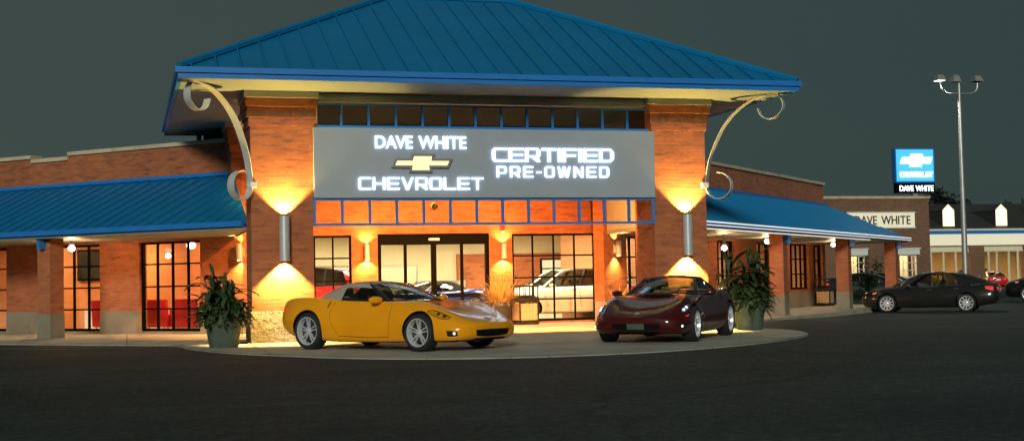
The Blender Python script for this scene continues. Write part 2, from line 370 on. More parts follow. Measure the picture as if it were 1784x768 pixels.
for p, q in (((-6.5,31.5),(.3,30.0)), ((-7.6,35.6),(-1.2,29.2)), ((-10.4,38.4),(-4.0,32.0)),((-13.5,41.5),(-7.1,35.1))):
    struct(line(p, q, .1).build('parking_line', 'line_paint'))

# ------------------------------------------------------------------ the dealership
B = thing('dealership_building', 'orange brick car showroom with a blue hipped metal roof over two big pillars', 'building', (0,0,0))
# pillars
def pillar(x0, x1, y0, y1, front=True):
    p = MB().box(x0, x1, y0, y1, .66 if front else 4.05, 4.52).build('pillar', 'brick', B)
    if front: MB().box(x0-.03, x1+.03, y0-.03, y1+.03, 0, .66).build('plinth', 'splitface', p)
    for k, (zz, ex, mt) in enumerate(((4.52, .035, 'brick'), (4.70, .07, 'soldier'), (4.92, .1, 'brick'))):
        z1 = (4.70, 4.92, 5.11)[k]
        MB().box(x0-ex, x1+ex, y0-ex, y1+ex, zz, z1).build('corbel', mt, p)
    MB().box(x0-.13, x1+.13, y0-.13, y1+.13, 5.11, 5.248).build('cap', 'cap_gray', p)
pillar(2.5, 3.79, 28.55, 29.75); pillar(11.48, 12.76, 28.55, 29.75)
pillar(2.5, 3.79, 34.0, 35.2, False); pillar(11.48, 12.76, 34.0, 35.2, False)
# frieze between the pillar caps
for a in ((3.94, 11.33, 28.62, 29.4), (3.94, 11.33, 34.1, 35)):
    MB().box(a[0], a[1], a[2], a[3], 5.06, 5.246).build('frieze', 'cap_gray', B)
for x0 in (2.6, 11.58): MB().box(x0, x0+1.08, 29.9, 33.85, 5.06, 5.246).build('frieze', 'cap_gray', B)
# roof
RX0, RX1, RY0, RY1, RZ = 1.0, 14.26, 26.85, 37.1, 5.42
tan = .515; half = (RY1-RY0)/2; PZ = RZ + half*tan
g = MB(); a, b_, c, d = (RX0,RY0,RZ), (RX1,RY0,RZ), (RX1,RY1,RZ), (RX0,RY1,RZ); r0, r1 = (RX0+half,RY0+half,PZ), (RX1-half,RY0+half,PZ)
g.add([a,b_,c,d,r0,r1], [(0,1,5,4),(1,2,5),(2,3,4,5),(3,0,4),(0,3,2,1)])
def seam(p, q, n, wd=.03, h=.05):
    p, q, n = Vector(p), Vector(q), Vector(n).normalized(); t = (q-p).normalized().cross(n)*wd/2; u = n*h
    g.add([p-t, p+t, p+t+u, p-t+u, q-t, q+t, q+t+u, q-t+u], [(0,1,2,3),(7,6,5,4),(0,4,5,1),(1,5,6,2),(2,6,7,3),(3,7,4,0)])
k = .48
x = RX0+k/2
while x < RX1:
    t = min(x-RX0, RX1-x, half)
    if t > .1:
        seam((x,RY0,RZ), (x,RY0+t-.03,RZ+(t-.03)*tan), (0,-tan,1)); seam((x,RY1,RZ), (x,RY1-t+.03,RZ+(t-.03)*tan), (0,tan,1))
    x += k
y = RY0+k/2
while y < RY1:
    t = min(y-RY0, RY1-y)-.03
    if t > .1:
        seam((RX0,y,RZ), (RX0+t,y,RZ+t*tan), (-tan,0,1)); seam((RX1,y,RZ), (RX1-t,y,RZ+t*tan), (tan,0,1))
    y += k
for p, q in ((a,r0),(b_,r1),(c,r1),(d,r0),(r0,r1)): g.tube([Vector(p)+Vector((0,0,.05)), Vector(q)+Vector((0,0,.05))], .075, 6)
roof = g.build('roof', 'roof_blue', B)
# fascia with stepped gutter, soffit
def ring(mb, e0, e1, z0, z1):
    X0, X1, Y0, Y1 = RX0, RX1, RY0, RY1
    mb.box(X0-e1, X1+e1, Y0-e1, Y0-e0, z0, z1); mb.box(X0-e1, X1+e1, Y1+e0, Y1+e1, z0, z1)
    mb.box(X0-e1, X0-e0, Y0-e0, Y1+e0, z0, z1); mb.box(X1+e0, X1+e1, Y0-e0, Y1+e0, z0, z1)
g = MB(); ring(g, -.06, .02, 5.24, 5.34); ring(g, -.06, .07, 5.34, 5.45); g.build('gutter', 'trim_blue', roof)
g = MB(); g.box(RX0+.06, RX1-.06, RY0+.06, RY1-.06, 5.25, 5.28); g.build('soffit', 'soffit', roof)
# grid frames above and below the sign
def grid_frame(z0, z1, x0, x1, xs, mat='trim_blue'):
    g = MB(); y0, y1 = 28.5, 28.58
    g.box(x0, x1, y0, y1, z0, z0+.05); g.box(x0, x1, y0, y1, z1-.05, z1)
    for x in xs: g.box(x-.025, x+.025, y0+.004, y1-.004, z0+.05, z1-.05)
    return g.build('grid_frame', mat, B)
nx = 13
xs = [3.815+(11.455-3.815)*k/nx for k in range(nx+1)]
grid_frame(2.42, 3.0, 3.79, 11.48, xs); gt = grid_frame(4.5, 5.02, 3.9, 11.37, xs[1:-1])
MB().add([(3.9,28.54,4.52),(11.3,28.54,4.52),(11.3,28.54,5.0),(3.9,28.54,5.0)], [(0,1,2,3)]).build('pane', 'glass_dark', gt)
# entrance wall at the back of the portico
EY = 36.7; GH = 5.2
def wall_boxes(T, a, b, z0, z1, y0, y1, ops):
    mb = MB(T); xs_ = a
    for (o0, o1, p0, p1) in sorted(ops):
        if o0 > xs_: mb.box(xs_, o0, y0, y1, z0, z1)
        if p0 > z0: mb.box(o0, o1, y0, y1, z0, min(p0, z1))
        if p1 < z1: mb.box(o0, o1, y0, y1, max(p1, z0), z1)
        xs_ = o1
    if xs_ < b: mb.box(xs_, b, y0, y1, z0, z1)
    return mb
EOPS = [(3.4, 5.9, .05, 2.52), (6.62, 9.78, .0, 2.55), (10.45, 12.93, .05, 2.52)]
wall_boxes(None, 2.0, 13.3, 0, GH, EY, EY+.25, EOPS).build('wall', 'brick', B)
MB().prism([(12.44,34.70),(12.96,EY-.002),(13.3,EY-.002),(12.78,35.04)], .6, 4.0).build('wall', 'brick', B); MB().prism([(12.43,34.69),(12.95,EY-.002),(13.3,EY-.002),(12.78,35.03)], 0, .6).build('wall_base', 'splitface', B)
MB().prism([(2.82,34.70),(2.48,35.04),(1.96,EY-.002),(2.3,EY-.002)], 0, 4.0).build('wall', 'brick', B)
def window(T, x0, x1, z0, z1, y, nc, nr, parent, fr=.055, bar=.04, pane='glass', mat='frame_dark', name='window', dep=.1):
    g = MB(T)
    g.box(x0, x1, y, y+dep, z0, z0+fr*1.3); g.box(x0, x1, y, y+dep, z1-fr, z1); g.box(x0, x0+fr, y, y+dep, z0+fr*1.3, z1-fr); g.box(x1-fr, x1, y, y+dep, z0+fr*1.3, z1-fr)
    for k in range(1, nc): xx = x0+(x1-x0)*k/nc; g.box(xx-bar/2, xx+bar/2, y+.01, y+dep-.02, z0+fr*1.3, z1-fr)
    for k in range(1, nr):
        zz = z0+(z1-z0)*k/nr
        for c_ in range(nc):
            a0 = x0+(x1-x0)*c_/nc+(fr if c_ == 0 else bar/2); a1 = x0+(x1-x0)*(c_+1)/nc-(fr if c_ == nc-1 else bar/2)
            g.box(a0, a1, y+.014, y+dep-.024, zz-bar/2, zz+bar/2)
    w_ = g.build(name, mat, parent)
    MB(T).add([(x0+fr,y+dep/2,z0+fr),(x1-fr,y+dep/2,z0+fr),(x1-fr,y+dep/2,z1-fr),(x0+fr,y+dep/2,z1-fr)], [(0,1,2,3)]).build('pane', pane, w_)
    return w_
window(None, 3.4, 5.9, .05, 2.52, EY+.05, 5, 4, B); window(None, 10.45, 12.93, .05, 2.52, EY+.05, 4, 4, B)
# sliding entrance door: header, four leaves
g = MB(); x0, x1, y0 = 6.62, 9.78, EY+.03
g.box(x0, x1, y0, y0+.16, 2.25, 2.55); g.box(x0, x0+.1, y0, y0+.14, 0, 2.25); g.box(x1-.1, x1, y0, y0+.14, 0, 2.25); g.box(8.13, 8.27, y0+.004, y0+.12, 0, 2.25)
g.box(7.36, 7.44, y0+.02, y0+.1, .1, 2.25); g.box(8.96, 9.04, y0+.02, y0+.1, .1, 2.25)
for s_, e_ in ((6.72,7.36),(7.44,8.13),(8.27,8.96),(9.04,9.68)):
    g.box(s_, e_, y0+.024, y0+.096, .78, .88); g.box(s_, e_, y0+.024, y0+.096, 0, .1)
door = g.build('door', 'frame_dark', B)
MB().add([(6.72,y0+.06,.1),(9.68,y0+.06,.1),(9.68,y0+.06,2.25),(6.72,y0+.06,2.25)], [(0,1,2,3)]).build('pane', 'glass', door)
MB().box(8.05, 8.35, y0-.03, y0-.002, 2.36, 2.42).build('sensor', 'silver', door)
# wings
VW = -2.8
def wing(T, u0, u1, ops, eave_end, hip):
    g = wall_boxes(T, u0, u1, .6, 4.86, VW-.3, VW, ops); g.build('wall', 'brick', B)
    g = wall_boxes(T, u0, u1, 0, .6, VW-.3, VW+.012, ops); g.build('wall_base', 'stone_base', B)
LOPS = [(11.02,13.15,.06,2.4),(14.57,16.8,.06,2.4),(18.2,20.4,.06,2.4),(22,24.2,.06,2.4)]
ROPS = [(11.12,13.2,.06,2.4),(18.3,20.0,.06,2.4),(22.2,23.7,.06,2.4),(26.0,28.4,.68,2.42),(29.05,30.3,.02,2.4)]
wing(TL, 9.62, 34, LOPS, 0, 0); wing(TR, 9.62, 30.7, ROPS, 0, 0)
g = MB(TR); g.box(30.4, 30.7, -16, VW-.3, .0, 4.86); g.build('wall', 'brick', B)
# parapet coping (the left one steps down for a short stretch)
for T, segs in ((TL, ((9.62,15.72,4.86),(15.72,17.15,4.74),(17.15,34,4.86))), (TR, ((9.62,30.78,4.86),))):
    for s_, e_, z in segs:
        MB(T).box(s_, e_, VW-.36, VW+.06, z, z+.1).build('coping', 'coping', B)
MB(TR).box(30.34, 30.78, -16, VW-.36, 4.86, 4.96).build('coping', 'coping', B)
for (T, ops, nc) in ((TL, LOPS, 4), (TR, ROPS, 4)):
    for o_ in ops:
        wd = o_[1]-o_[0]
        window(T, o_[0], o_[1], o_[2], o_[3], VW-.2, 2 if wd < 1.6 else 4, 4 if o_[2] < .5 else 3, B)
# canopies over the wing walks
def canopy(T, u0, u1, hip, edge_mat, strip):
    VE, VT, ZE, ZT = .32, VW, 2.6, 4.03
    U1 = u1-(.75 if hip else 0)
    us = lambda v: u0-v            # cut along the side of the pavilion
    g = MB(T)
    A = [(us(VE),VE,ZE),(u1,VE,ZE),(U1,VT+.01,ZT),(us(VT),VT+.01,ZT)]
    n = Vector((0, 1.43, 3.12)).normalized()*.03
    g.add(A+[(p[0],p[1]-n.y,p[2]-n.z) for p in A], [(0,1,2,3),(7,6,5,4),(0,4,5,1),(1,5,6,2),(2,6,7,3),(3,7,4,0)])
    if hip: g.add([(u1,VE,ZE),(u1,VT+.01,ZE),(U1,VT+.01,ZT)], [(0,1,2)])
    uu = us(VE)+.2
    while uu < u1-.05:
        top = 1 if uu <= U1 else max(0, (u1-uu)/.75)
        if uu < us(VT): top = (uu-us(VE))/(VE-VT)-.02
        q = (uu, VE+(VT-VE)*top, ZE+(ZT-ZE)*top)
        if top > .1:
            g.add([(uu-.018,VE,ZE),(uu+.018,VE,ZE),(uu+.018,VE+.02,ZE+.045),(uu-.018,VE+.02,ZE+.045),(uu-.018,q[1],q[2]),(uu+.018,q[1],q[2]),(uu+.018,q[1]+.02,q[2]+.045),(uu-.018,q[1]+.02,q[2]+.045)],
                  [(0,1,2,3),(7,6,5,4),(0,4,5,1),(1,5,6,2),(2,6,7,3),(3,7,4,0)])
        uu += .42
    c_ = g.build('canopy_roof', 'roof_blue', B)
    e0 = us(VE)+.1
    MB(T).box(us(VT), U1, VT+.012, VT+.13, ZT-.02, ZT+.07).build('flashing', 'trim_blue', c_)
    g = MB(T); g.box(e0, u1+.06, VE, VE+.05, 2.5, 2.62); g.box(e0, u1+.08, VE+.05, VE+.11, 2.52, 2.64); g.build('gutter', edge_mat, c_)
    if strip:  # glowing bars added to give the gutter edge its white gleam
        g = MB(T); g.box(e0, u1+.05, VE+.112, VE+.135, 2.6, 2.635); g.box(e0, u1+.05, VE+.112, VE+.135, 2.518, 2.542); g.build('gleam_strip', 'gutter_gleam', c_)
        MB(T).box(e0+.2, u1-6, VE-.01, VE+.03, 2.43, 2.455).build('gleam_strip', 'gutter_gleam', c_)
    MB(T).prism([(us(VE),VE),(u1,VE),(u1,VT+.02),(us(VT+.02),VT+.02)], 2.457, 2.495).build('soffit', 'soffit', c_)
    a, b = us(VE)-.01, us(VT)-.01
    MB(T).add([(a,VE,2.5),(b,VT,2.5),(b,VT,ZT-.06),(a,VE,2.56),(a-.03,VE,2.5),(b-.03,VT,2.5),(b-.03,VT,ZT-.06),(a-.03,VE,2.56)], [(0,1,2,3),(7,6,5,4),(0,4,5,1),(1,5,6,2),(2,6,7,3),(3,7,4,0)]).build('end_panel', 'cream_band', c_)
    a -= .032; b -= .032
    MB(T).add([(a,VE,2.42),(b,VT,2.42),(b,VT,2.52),(a,VE,2.52),(a-.02,VE,2.42),(b-.02,VT,2.42),(b-.02,VT,2.52),(a-.02,VE,2.52)], [(0,1,2,3),(7,6,5,4),(0,4,5,1),(1,5,6,2),(2,6,7,3),(3,7,4,0)]).build('end_trim', 'cap_gray', c_)
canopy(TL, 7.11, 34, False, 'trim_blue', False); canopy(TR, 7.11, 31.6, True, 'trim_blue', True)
def column(T, u0):
    g = MB(T); g.box(u0, u0+.44, -.44, 0, .6, 2.455); c_ = g.build('column', 'brick', B)
    MB(T).box(u0-.012, u0+.452, -.452, .012, 0, .6).build('column_base', 'stone_base', c_)
    MB(T).box(u0+.14, u0+.24, .002, .2, 2.2, 2.48).build('downspout', 'trim_blue', c_)
for u in (13.36, 20.7): column(TL, u)
for u in (16.49, 23.81, 30.8): column(TR, u)
# blue steel posts holding the rear of the big roof
MB().box(1.8, 1.92, 36.4, 36.52, 4.3, 5.25).build('roof_post', 'trim_blue', B); MB().box(13.34, 13.46, 36.4, 36.52, 4.3, 5.25).build('roof_post', 'trim_blue', B)
# scroll brackets: flat strap in the diagonal plane from pillar corner to roof corner
main_c = [(1.98,5.262),(1.69,5.245),(1.32,5.2),(1.03,5.1),(.74,4.9),(.47,4.62),(.25,4.24),(.09,3.85),(.015,3.49),(.0,3.24),(.06,3.08),(.23,2.97),(.43,2.99),(.57,3.12),(.6,3.29),(.53,3.44),(.41,3.53),(.27,3.56)]
curl_c = [(1.27,4.94),(1.34,4.78),(1.5,4.69),(1.68,4.72),(1.82,4.84),(1.86,4.98),(1.82,5.12),(1.74,5.225)]
def strap(mb, pts, org, d, wd=.17, th=.016):
    P = catmull(pts, 6); n = Vector((d[1], -d[0], 0)); rows = []
    for i, p in enumerate(P):
        q = np.array(P[min(i+1, len(P)-1)])-np.array(P[max(i-1, 0)]); q /= np.linalg.norm(q); nn = (-q[1]*th/2, q[0]*th/2)
        r = []
        for s_, a_ in ((1,1),(1,-1),(-1,-1),(-1,1),(1,1)):
            h = p[0]+nn[0]*s_; z = p[1]+nn[1]*s_
            r.append(Vector((org[0]+d[0]*h, org[1]+d[1]*h, z)) + n*wd/2*a_)
        rows.append(r)
    mb.grid(rows); mb.add(rows[0][:4], [(0,1,2,3)]); mb.add(rows[-1][:4], [(3,2,1,0)])
for org, d in (((2.48,28.53), (-S2,-S2)), ((12.78,28.53), (S2,-S2))):
    g = MB(); strap(g, main_c, org, d); strap(g, curl_c, org, d)
    br_ = g.build('scroll_bracket', 'strap_metal', B, smooth=True)
    sx = 1 if d[0] > 0 else -1
    g = MB(); g.box(org[0]-.14*(sx > 0)-.0, org[0]+.14*(sx < 0), 28.44, 28.55, 3.22, 3.34); g.tube([(org[0],28.53,3.28),(org[0]+.02*sx,28.5,3.28)], .05, 8); g.build('mount', 'strap_metal', br_)

# interiors
def room(T, x0, x1, y0, y1, h, wallm, name_floor='interior_floor'):
    MB(T).box(x0, x1, y0, y1, -.02, .03).build('interior_floor', 'interior_floor', B)
    MB(T).box(x0, x1, y0, y1, h, h+.05).build('interior_ceiling', 'interior_ceiling', B)
    g = MB(T); g.box(x0, x1, y1, y1+.1, 0, h); g.box(x0-.1, x0, y0, y1+.1, 0, h); g.box(x1, x1+.1, y0, y1+.1, 0, h); g.build('interior_wall', wallm, B)
SP = [(3.3,36.96),(14.15,36.96),(18,40.81),(18,47),(3.3,47)]
MB().prism(SP, -.02, .03).build('interior_floor', 'interior_floor', B); MB().prism(SP, 2.95, 3.0).build('interior_ceiling', 'interior_ceiling', B)
MB().box(3.3, 18, 47, 47.1, 0, 2.95).box(3.2, 3.3, 37.4, 47.1, 0, 2.95).box(18, 18.1, 40.9, 47.1, 0, 2.95).build('interior_wall', 'interior_cream', B)
MB().box(11.3, 18, 46.8, 46.99, .03, 2.2).build('interior_wall', 'brick', B)
window(None, 14.35, 16.4, .9, 2.0, 46.7, 4, 3, B, pane='sign_panel_lit')
def TLi(u, v, z): return TL(u, -v, z)
def TRi(u, v, z): return TR(u, -v, z)
room(TLi, 11.0, 30, 3.11, 5.0, 2.75, 'brick_inside'); room(TRi, 14.4, 30.3, 3.11, 6.4, 2.75, 'brick_inside')
MB(TLi).box(14.0, 17.4, 4.93, 4.998, .03, .62).build('interior_wall', 'white_paint', B)
# roof slabs closing the building from above
MB(TL).box(9.0, 34, -14, VW-.36, 4.5, 4.6).build('flat_roof', 'shingle', B); MB(TR).box(9.0, 30.34, -14, VW-.36, 4.5, 4.6).build('flat_roof', 'shingle', B)

# ------------------------------------------------------------------ lettering
def box_glyph(ch, w_=.9, s=.27, t=.22, ch_=.12):
    h = .5
    G = {'C': [[(ch_,0),(w_,0),(w_,t),(s+.06,t),(s,t+.06),(s,1-t-.06),(s+.06,1-t),(w_,1-t),(w_,1),(ch_,1),(0,1-ch_),(0,ch_)]],
     'E': [[(0,0),(w_,0),(w_,t),(s,t),(s,h-t/2),(w_*.94,h-t/2),(w_*.94,h+t/2),(s,h+t/2),(s,1-t),(w_,1-t),(w_,1),(0,1)]],
     'F': [[(0,0),(s,0),(s,h-t*.6),(w_*.9,h-t*.6),(w_*.9,h+t*.4),(s,h+t*.4),(s,1-t),(w_,1-t),(w_,1),(0,1)]],
     'L': [[(0,0),(w_,0),(w_,t),(s,t),(s,1),(0,1)]], 'I': [[(0,0),(s,0),(s,1),(0,1)]],
     'T': [[(w_/2-s/2,0),(w_/2+s/2,0),(w_/2+s/2,1-t),(w_,1-t),(w_,1),(0,1),(0,1-t),(w_/2-s/2,1-t)]],
     'H': [[(0,0),(s,0),(s,h-t/2),(w_-s,h-t/2),(w_-s,0),(w_,0),(w_,1),(w_-s,1),(w_-s,h+t/2),(s,h+t/2),(s,1),(0,1)]],
     'O': [[(ch_,0),(w_-ch_,0),(w_,ch_),(w_,1-ch_),(w_-ch_,1),(ch_,1),(0,1-ch_),(0,ch_)],[(s+.04,t),(s,t+.05),(s,1-t-.05),(s+.04,1-t),(w_-s-.04,1-t),(w_-s,1-t-.05),(w_-s,t+.05),(w_-s-.04,t)]],
     'D': [[(0,0),(w_-ch_*1.4,0),(w_,ch_*1.4),(w_,1-ch_*1.4),(w_-ch_*1.4,1),(0,1)],[(s,t),(s,1-t),(w_-s-.05,1-t),(w_-s,1-t-.06),(w_-s,t+.06),(w_-s-.05,t)]],
     'P': [[(0,0),(s,0),(s,.32),(w_-ch_,.32),(w_,.32+ch_),(w_,1-ch_),(w_-ch_,1),(0,1)],[(s,.32+t*.8),(s,1-t*.9),(w_-s-.03,1-t*.9),(w_-s,1-t*.9-.04),(w_-s,.32+t*.8+.04),(w_-s-.03,.32+t*.8)]],
     'R': [[(0,0),(s,0),(s,.33),(w_*.42,.33),(w_-s*1.05,0),(w_,0),(w_-s*.55,.33),(w_-.06,.36),(w_,.45),(w_,1-ch_),(w_-ch_,1),(0,1)],[(s,.33+t*.85),(s,1-t*.9),(w_-s-.03,1-t*.9),(w_-s,1-t*.9-.04),(w_-s,.33+t*.85+.04),(w_-s-.03,.33+t*.85)]],
     'V': [[(w_/2-s*.55,0),(w_/2+s*.55,0),(w_,1),(w_-s*1.05,1),(w_/2,.3),(s*1.05,1),(0,1)]],
     'N': [[(0,0),(s,0),(s,.6),(w_-s*1.05,0),(w_,0),(w_,1),(w_-s,1),(w_-s,.4),(s*1.05,1),(0,1)]],
     'W': [[(w_*.16,0),(w_*.4,0),(w_*.5,.5),(w_*.6,0),(w_*.84,0),(w_,1),(w_-s*.85,1),(w_*.71,.34),(w_*.6,1),(w_*.4,1),(w_*.29,.34),(s*.85,1),(0,1)]],
     '-': [[(0,.38),(w_,.38),(w_,.38+t),(0,.38+t)]]}
    return G[ch]
def curve_mesh(cu):
    ob = bpy.data.objects.new('tmp', cu); col.objects.link(ob); bpy.context.view_layer.update()
    me = bpy.data.meshes.new_from_object(ob.evaluated_get(bpy.context.evaluated_depsgraph_get()))
    bpy.data.objects.remove(ob); return me
def glyph(ch, style, ext):
    if style == 'sans':
        cu = bpy.data.curves.new('t', 'FONT'); cu.body = ch; cu.size = 1.42; cu.offset = .026
    elif style == 'plain':
        cu = bpy.data.curves.new('t', 'FONT'); cu.body = ch; cu.size = 1.42; cu.offset = .012
    else:
        cu = bpy.data.curves.new('t', 'CURVE'); cu.dimensions = '2D'; cu.fill_mode = 'BOTH'
        wid, s, t, cc = style
        if ch == 'I': wid = s
        if ch == 'W': wid *= 1.3
        if ch == '-': wid *= .5
        for pl in box_glyph(ch, wid, s, t, cc):
            sp = cu.splines.new('POLY'); sp.points.add(len(pl)-1); sp.use_cyclic_u = True
            for k_, p in enumerate(pl): sp.points[k_].co = (p[0], p[1], 0, 1)
    cu.extrude = ext
    return curve_mesh(cu)
def word(text, style, x0, x1, z0, z1, y, depth, mat, parent, gap=.14, space=.45, T=None, label=None):
    H = z1-z0; items = []; cx = 0
    for i, ch in enumerate(text):
        if ch == ' ': cx += space; continue
        me = glyph(ch, style, depth/2/H)
        xs_ = [v.co.x for v in me.vertices]; a, b = min(xs_), max(xs_)
        kern = -.1 if i and text[i-1]+ch in ('DA','AV','VE','WH') and style in ('sans', 'plain') else 0
        if text[i-1:i+1] == 'AV': kern -= .12
        items.append((me, cx-a+kern)); cx += (b-a)+gap+kern
    W_ = cx-gap; sx = (x1-x0)/W_
    for me, dx in items:
        zs = [v.co.y for v in me.vertices]
        for v in me.vertices:
            X = x0+(v.co.x+dx)*sx; Z = z0+v.co.y*H; Y = y - v.co.z*H
            v.co = T(X, Y, Z) if T else (X, Y, Z)
        me.materials.clear(); me.materials.append(M[mat])
        for p in me.polygons: p.material_index = 0
        o = bpy.data.objects.new('letter', me); col.objects.link(o); o.parent = parent
def bowtie(x0, x1, z0, z1, inset=0.0):
    w_, h = x1-x0, z1-z0; sl = .12*w_
    i = inset
    L = [(0,.25),(.30,.25),(.285,0),(.665,0),(.65,.25),(.93,.25),(1.0,.75),(.69,.75),(.705,1),(.335,1),(.32,.75),(.07,.75)]
    P = [(x0+a*w_, z0+b*h) for a, b in L]
    if i:
        c = np.array(P); n = len(c); out = []
        for k_ in range(n):
            p, q, r = c[k_-1], c[k_], c[(k_+1) % n]
            d1 = (q-p)/np.linalg.norm(q-p); d2 = (r-q)/np.linalg.norm(r-q); n1 = np.array((-d1[1], d1[0])); n2 = np.array((-d2[1], d2[0]))
            m_ = (n1+n2); m_ /= max(1e-6, 1+n1@n2); out.append(tuple(q+m_*i))
        P = out
    return P
S = thing('storefront_sign', 'long grey signboard with glowing white letters between the two front pillars', 'sign', (0,0,0))
MB().box(3.8, 11.47, 28.43, 28.62, 3.005, 4.495).build('sign_panel', 'sign_gray', S)
LY = 28.405
word('DAVE WHITE', 'sans', 5.1, 7.1, 4.06, 4.33, LY, .03, 'sign_white', S, gap=.1, space=.42)
word('CHEVROLET', (1.0, .2, .16, .12), 4.73, 7.47, 3.17, 3.44, LY, .03, 'sign_white', S, gap=.13)
word('CERTIFIED', (1.15, .25, .17, .18), 7.67, 10.49, 3.78, 4.09, LY, .03, 'sign_white', S, gap=.1)
word('PRE-OWNED', (.9, .2, .16, .14), 7.77, 10.37, 3.44, 3.69, LY, .03, 'sign_white', S, gap=.28)
bt = bowtie(5.44, 6.78, 3.54, 3.94)
e = MB().prism_y(bt, 28.36, 28.426).build('emblem', 'silver', S)
MB().prism_y(bowtie(5.44, 6.78, 3.54, 3.94, .055), 28.342, 28.359).build('emblem_face', 'sign_gold', e)

# ------------------------------------------------------------------ lamps
WARM = (1, .63, .17); ORNG = (1, .4, .11)
def sconce(loc, rz, h, r, label, power, group, cone=98, standoff=.14, up=True):
    t = thing('wall_sconce', label, 'wall lamp', loc, rz, group)      # local -y points away from the wall
    z0 = -h/2
    g = MB(); n = 28
    g.lathe([(r, z0), (r, h/2), (r-.008, h/2), (r-.008, z0)], n, (0, -standoff, 0), closed=True)
    g.build('shade', 'sconce_metal', t, smooth=True)
    MB().box(-.02, .02, -standoff+r-.004, -.0, -.05, .05).box(-.05, .05, -.02, 0, -.12, .12).build('mount', 'sconce_metal', t)
    g = MB(); g.tube([(0,-standoff,-h/2+.16),(0,-standoff,h/2-.16)], r*.45, 10); g.build('bulb', 'lamp_core', t)
    light('SPOT', (0,-standoff,-h/2+.06), power, WARM, (0,-standoff,-5), t, spot_size=R(cone), spot_blend=.35, shadow_soft_size=.03)
    if up: light('SPOT', (0,-standoff,h/2-.06), power*.55, WARM, (0,-standoff,5), t, spot_size=R(cone), spot_blend=.35, shadow_soft_size=.03)
    return t
BIGG = 'tall cylinder lamps on the front pillars'
sconce((3.17, 28.55, 2.16), 0, .93, .105, 'tall brushed cylinder lamp on the left brick pillar, behind the yellow convertible', 1600, BIGG)
sconce((12.23, 28.55, 2.155), 0, .92, .105, 'tall brushed cylinder lamp on the right brick pillar, above the dark red convertible', 1600, BIGG)
SM = 'small cylinder lamps on the entrance walls'
for x, y, z, l, p in ((6.3, EY, 2.06, 'small cylinder lamp on the brick pier between left window and glass door', 230), (10.17, EY, 2.04, 'small cylinder lamp on the pier between glass door and showroom window', 230), ):
    sconce((x, y, z), 0, .42, .075, l, p, SM, 124, .13)
sconce(TR(10.3, VW, 2.03), R(45), .42, .075, 'small cylinder lamp on the wall just right of the big showroom window', 230, SM, 124, .13)
pt = TL(9.6, VW, 2.05)
sconce(pt, R(-45), .42, .075, 'small cylinder lamp partly hidden behind the left pillar, near the tall planter', 230, SM, 124, .13)
def globe(T, u, v, z, label, power):
    t = thing('globe_lamp', label, 'ceiling lamp', T(u, v, 0), 0, 'round lamps under the side canopies')
    MB().sphere((0,0,z), .095, 10, .8).build('globe', 'bulb', t, smooth=True)
    MB().lathe([(.05, z+.08), (.08, z+.1), (.06, z+.16), (.02, z+.18)], 14).tube([(0,0,z+.17),(0,0,2.455)], .015, 6).build('mount', 'white_paint', t)
    light('POINT', (0,0,z-.16), power, (1, .55, .25), None, t, shadow_soft_size=.08)
globe(TL, 13.9, -1.2, 2.25, 'glowing round lamp under the left canopy beside the brick column', 80)
globe(TR, 14.9, -1.3, 2.06, 'glowing round lamp just right of the right pillar, above the plant', 80)
globe(TR, 18.9, -1.3, 2.33, 'glowing round lamp under the right canopy, left of the first brick column', 80)
globe(TR, 26.6, -1.3, 2.33, 'glowing round lamp under the right canopy, above the far trash bin', 80)
# glow behind the sign: downlights on the portico side of the signboard
for k_, x in enumerate((4.9, 6.7, 8.55, 10.35)):
    t = thing('downlight', ['first', 'second', 'third', 'fourth'][k_]+' downlight from the left fixed behind the grey signboard', 'lamp', (x, 28.86, 4.3), 0, 'downlights behind the signboard')
    MB().lathe([(.08,.0),(.09,.16),(.03,.2),(.0001,.2)], 16).build('housing', 'frame_dark', t)
    MB().box(-.03, .03, -.235, -.06, .06, .11).build('bracket', 'frame_dark', t)
    light('SPOT', (0,0,-.02), 3600, ORNG, (0, 5.4, -4.3), t, spot_size=R(84), spot_blend=.35, shadow_soft_size=.05)
# interior fittings
n_ = 0
names = ['left', 'centre', 'right']
def ceil_panel(T, x, y, z, lx, ly, label, mat='panel_light'):
    t = thing('ceiling_light', label, 'ceiling light', T(x, y, z) if T else (x, y, z), 0, 'lit ceiling panels indoors')
    if T: t.rotation_euler.z = R(-45) if T in (TL, TLi) else R(45)
    MB().box(-lx/2, lx/2, -ly/2, ly/2, -.03, -.005).build('diffuser', mat, t)
    g = MB(); g.box(-lx/2-.03, -lx/2, -ly/2-.03, ly/2+.03, -.04, 0); g.box(lx/2, lx/2+.03, -ly/2-.03, ly/2+.03, -.04, 0); g.box(-lx/2, lx/2, -ly/2-.03, -ly/2, -.04, 0); g.box(-lx/2, lx/2, ly/2, ly/2+.03, -.04, 0); g.build('frame', 'white_paint', t)
for i, x in enumerate((5.2, 7.2, 9.2, 11.3, 13.4)):
    for j, y in enumerate((38.4, 41.4, 44.6)):
        ceil_panel(None, x, y, 2.945, 1.1, .55, 'lit ceiling panel in the showroom, %s row, %s from the left' % (['front', 'middle', 'back'][j], ['first', 'second', 'third', 'fourth', 'fifth'][i]))
for i, u in enumerate((12.0, 15.2, 19.0)): ceil_panel(TLi, u, 3.9, 2.745, 1.1, .5, 'lit ceiling panel in the left wing room, %s from the pavilion' % ['first', 'second', 'third'][i], 'panel_light_warm')
for i, u in enumerate((16.0, 19.2, 23.0, 27.2)): ceil_panel(TRi, u, 4.6, 2.745, 1.1, .5, 'lit ceiling panel in the right wing room, %s from the pavilion' % ['first', 'second', 'third', 'fourth'][i])
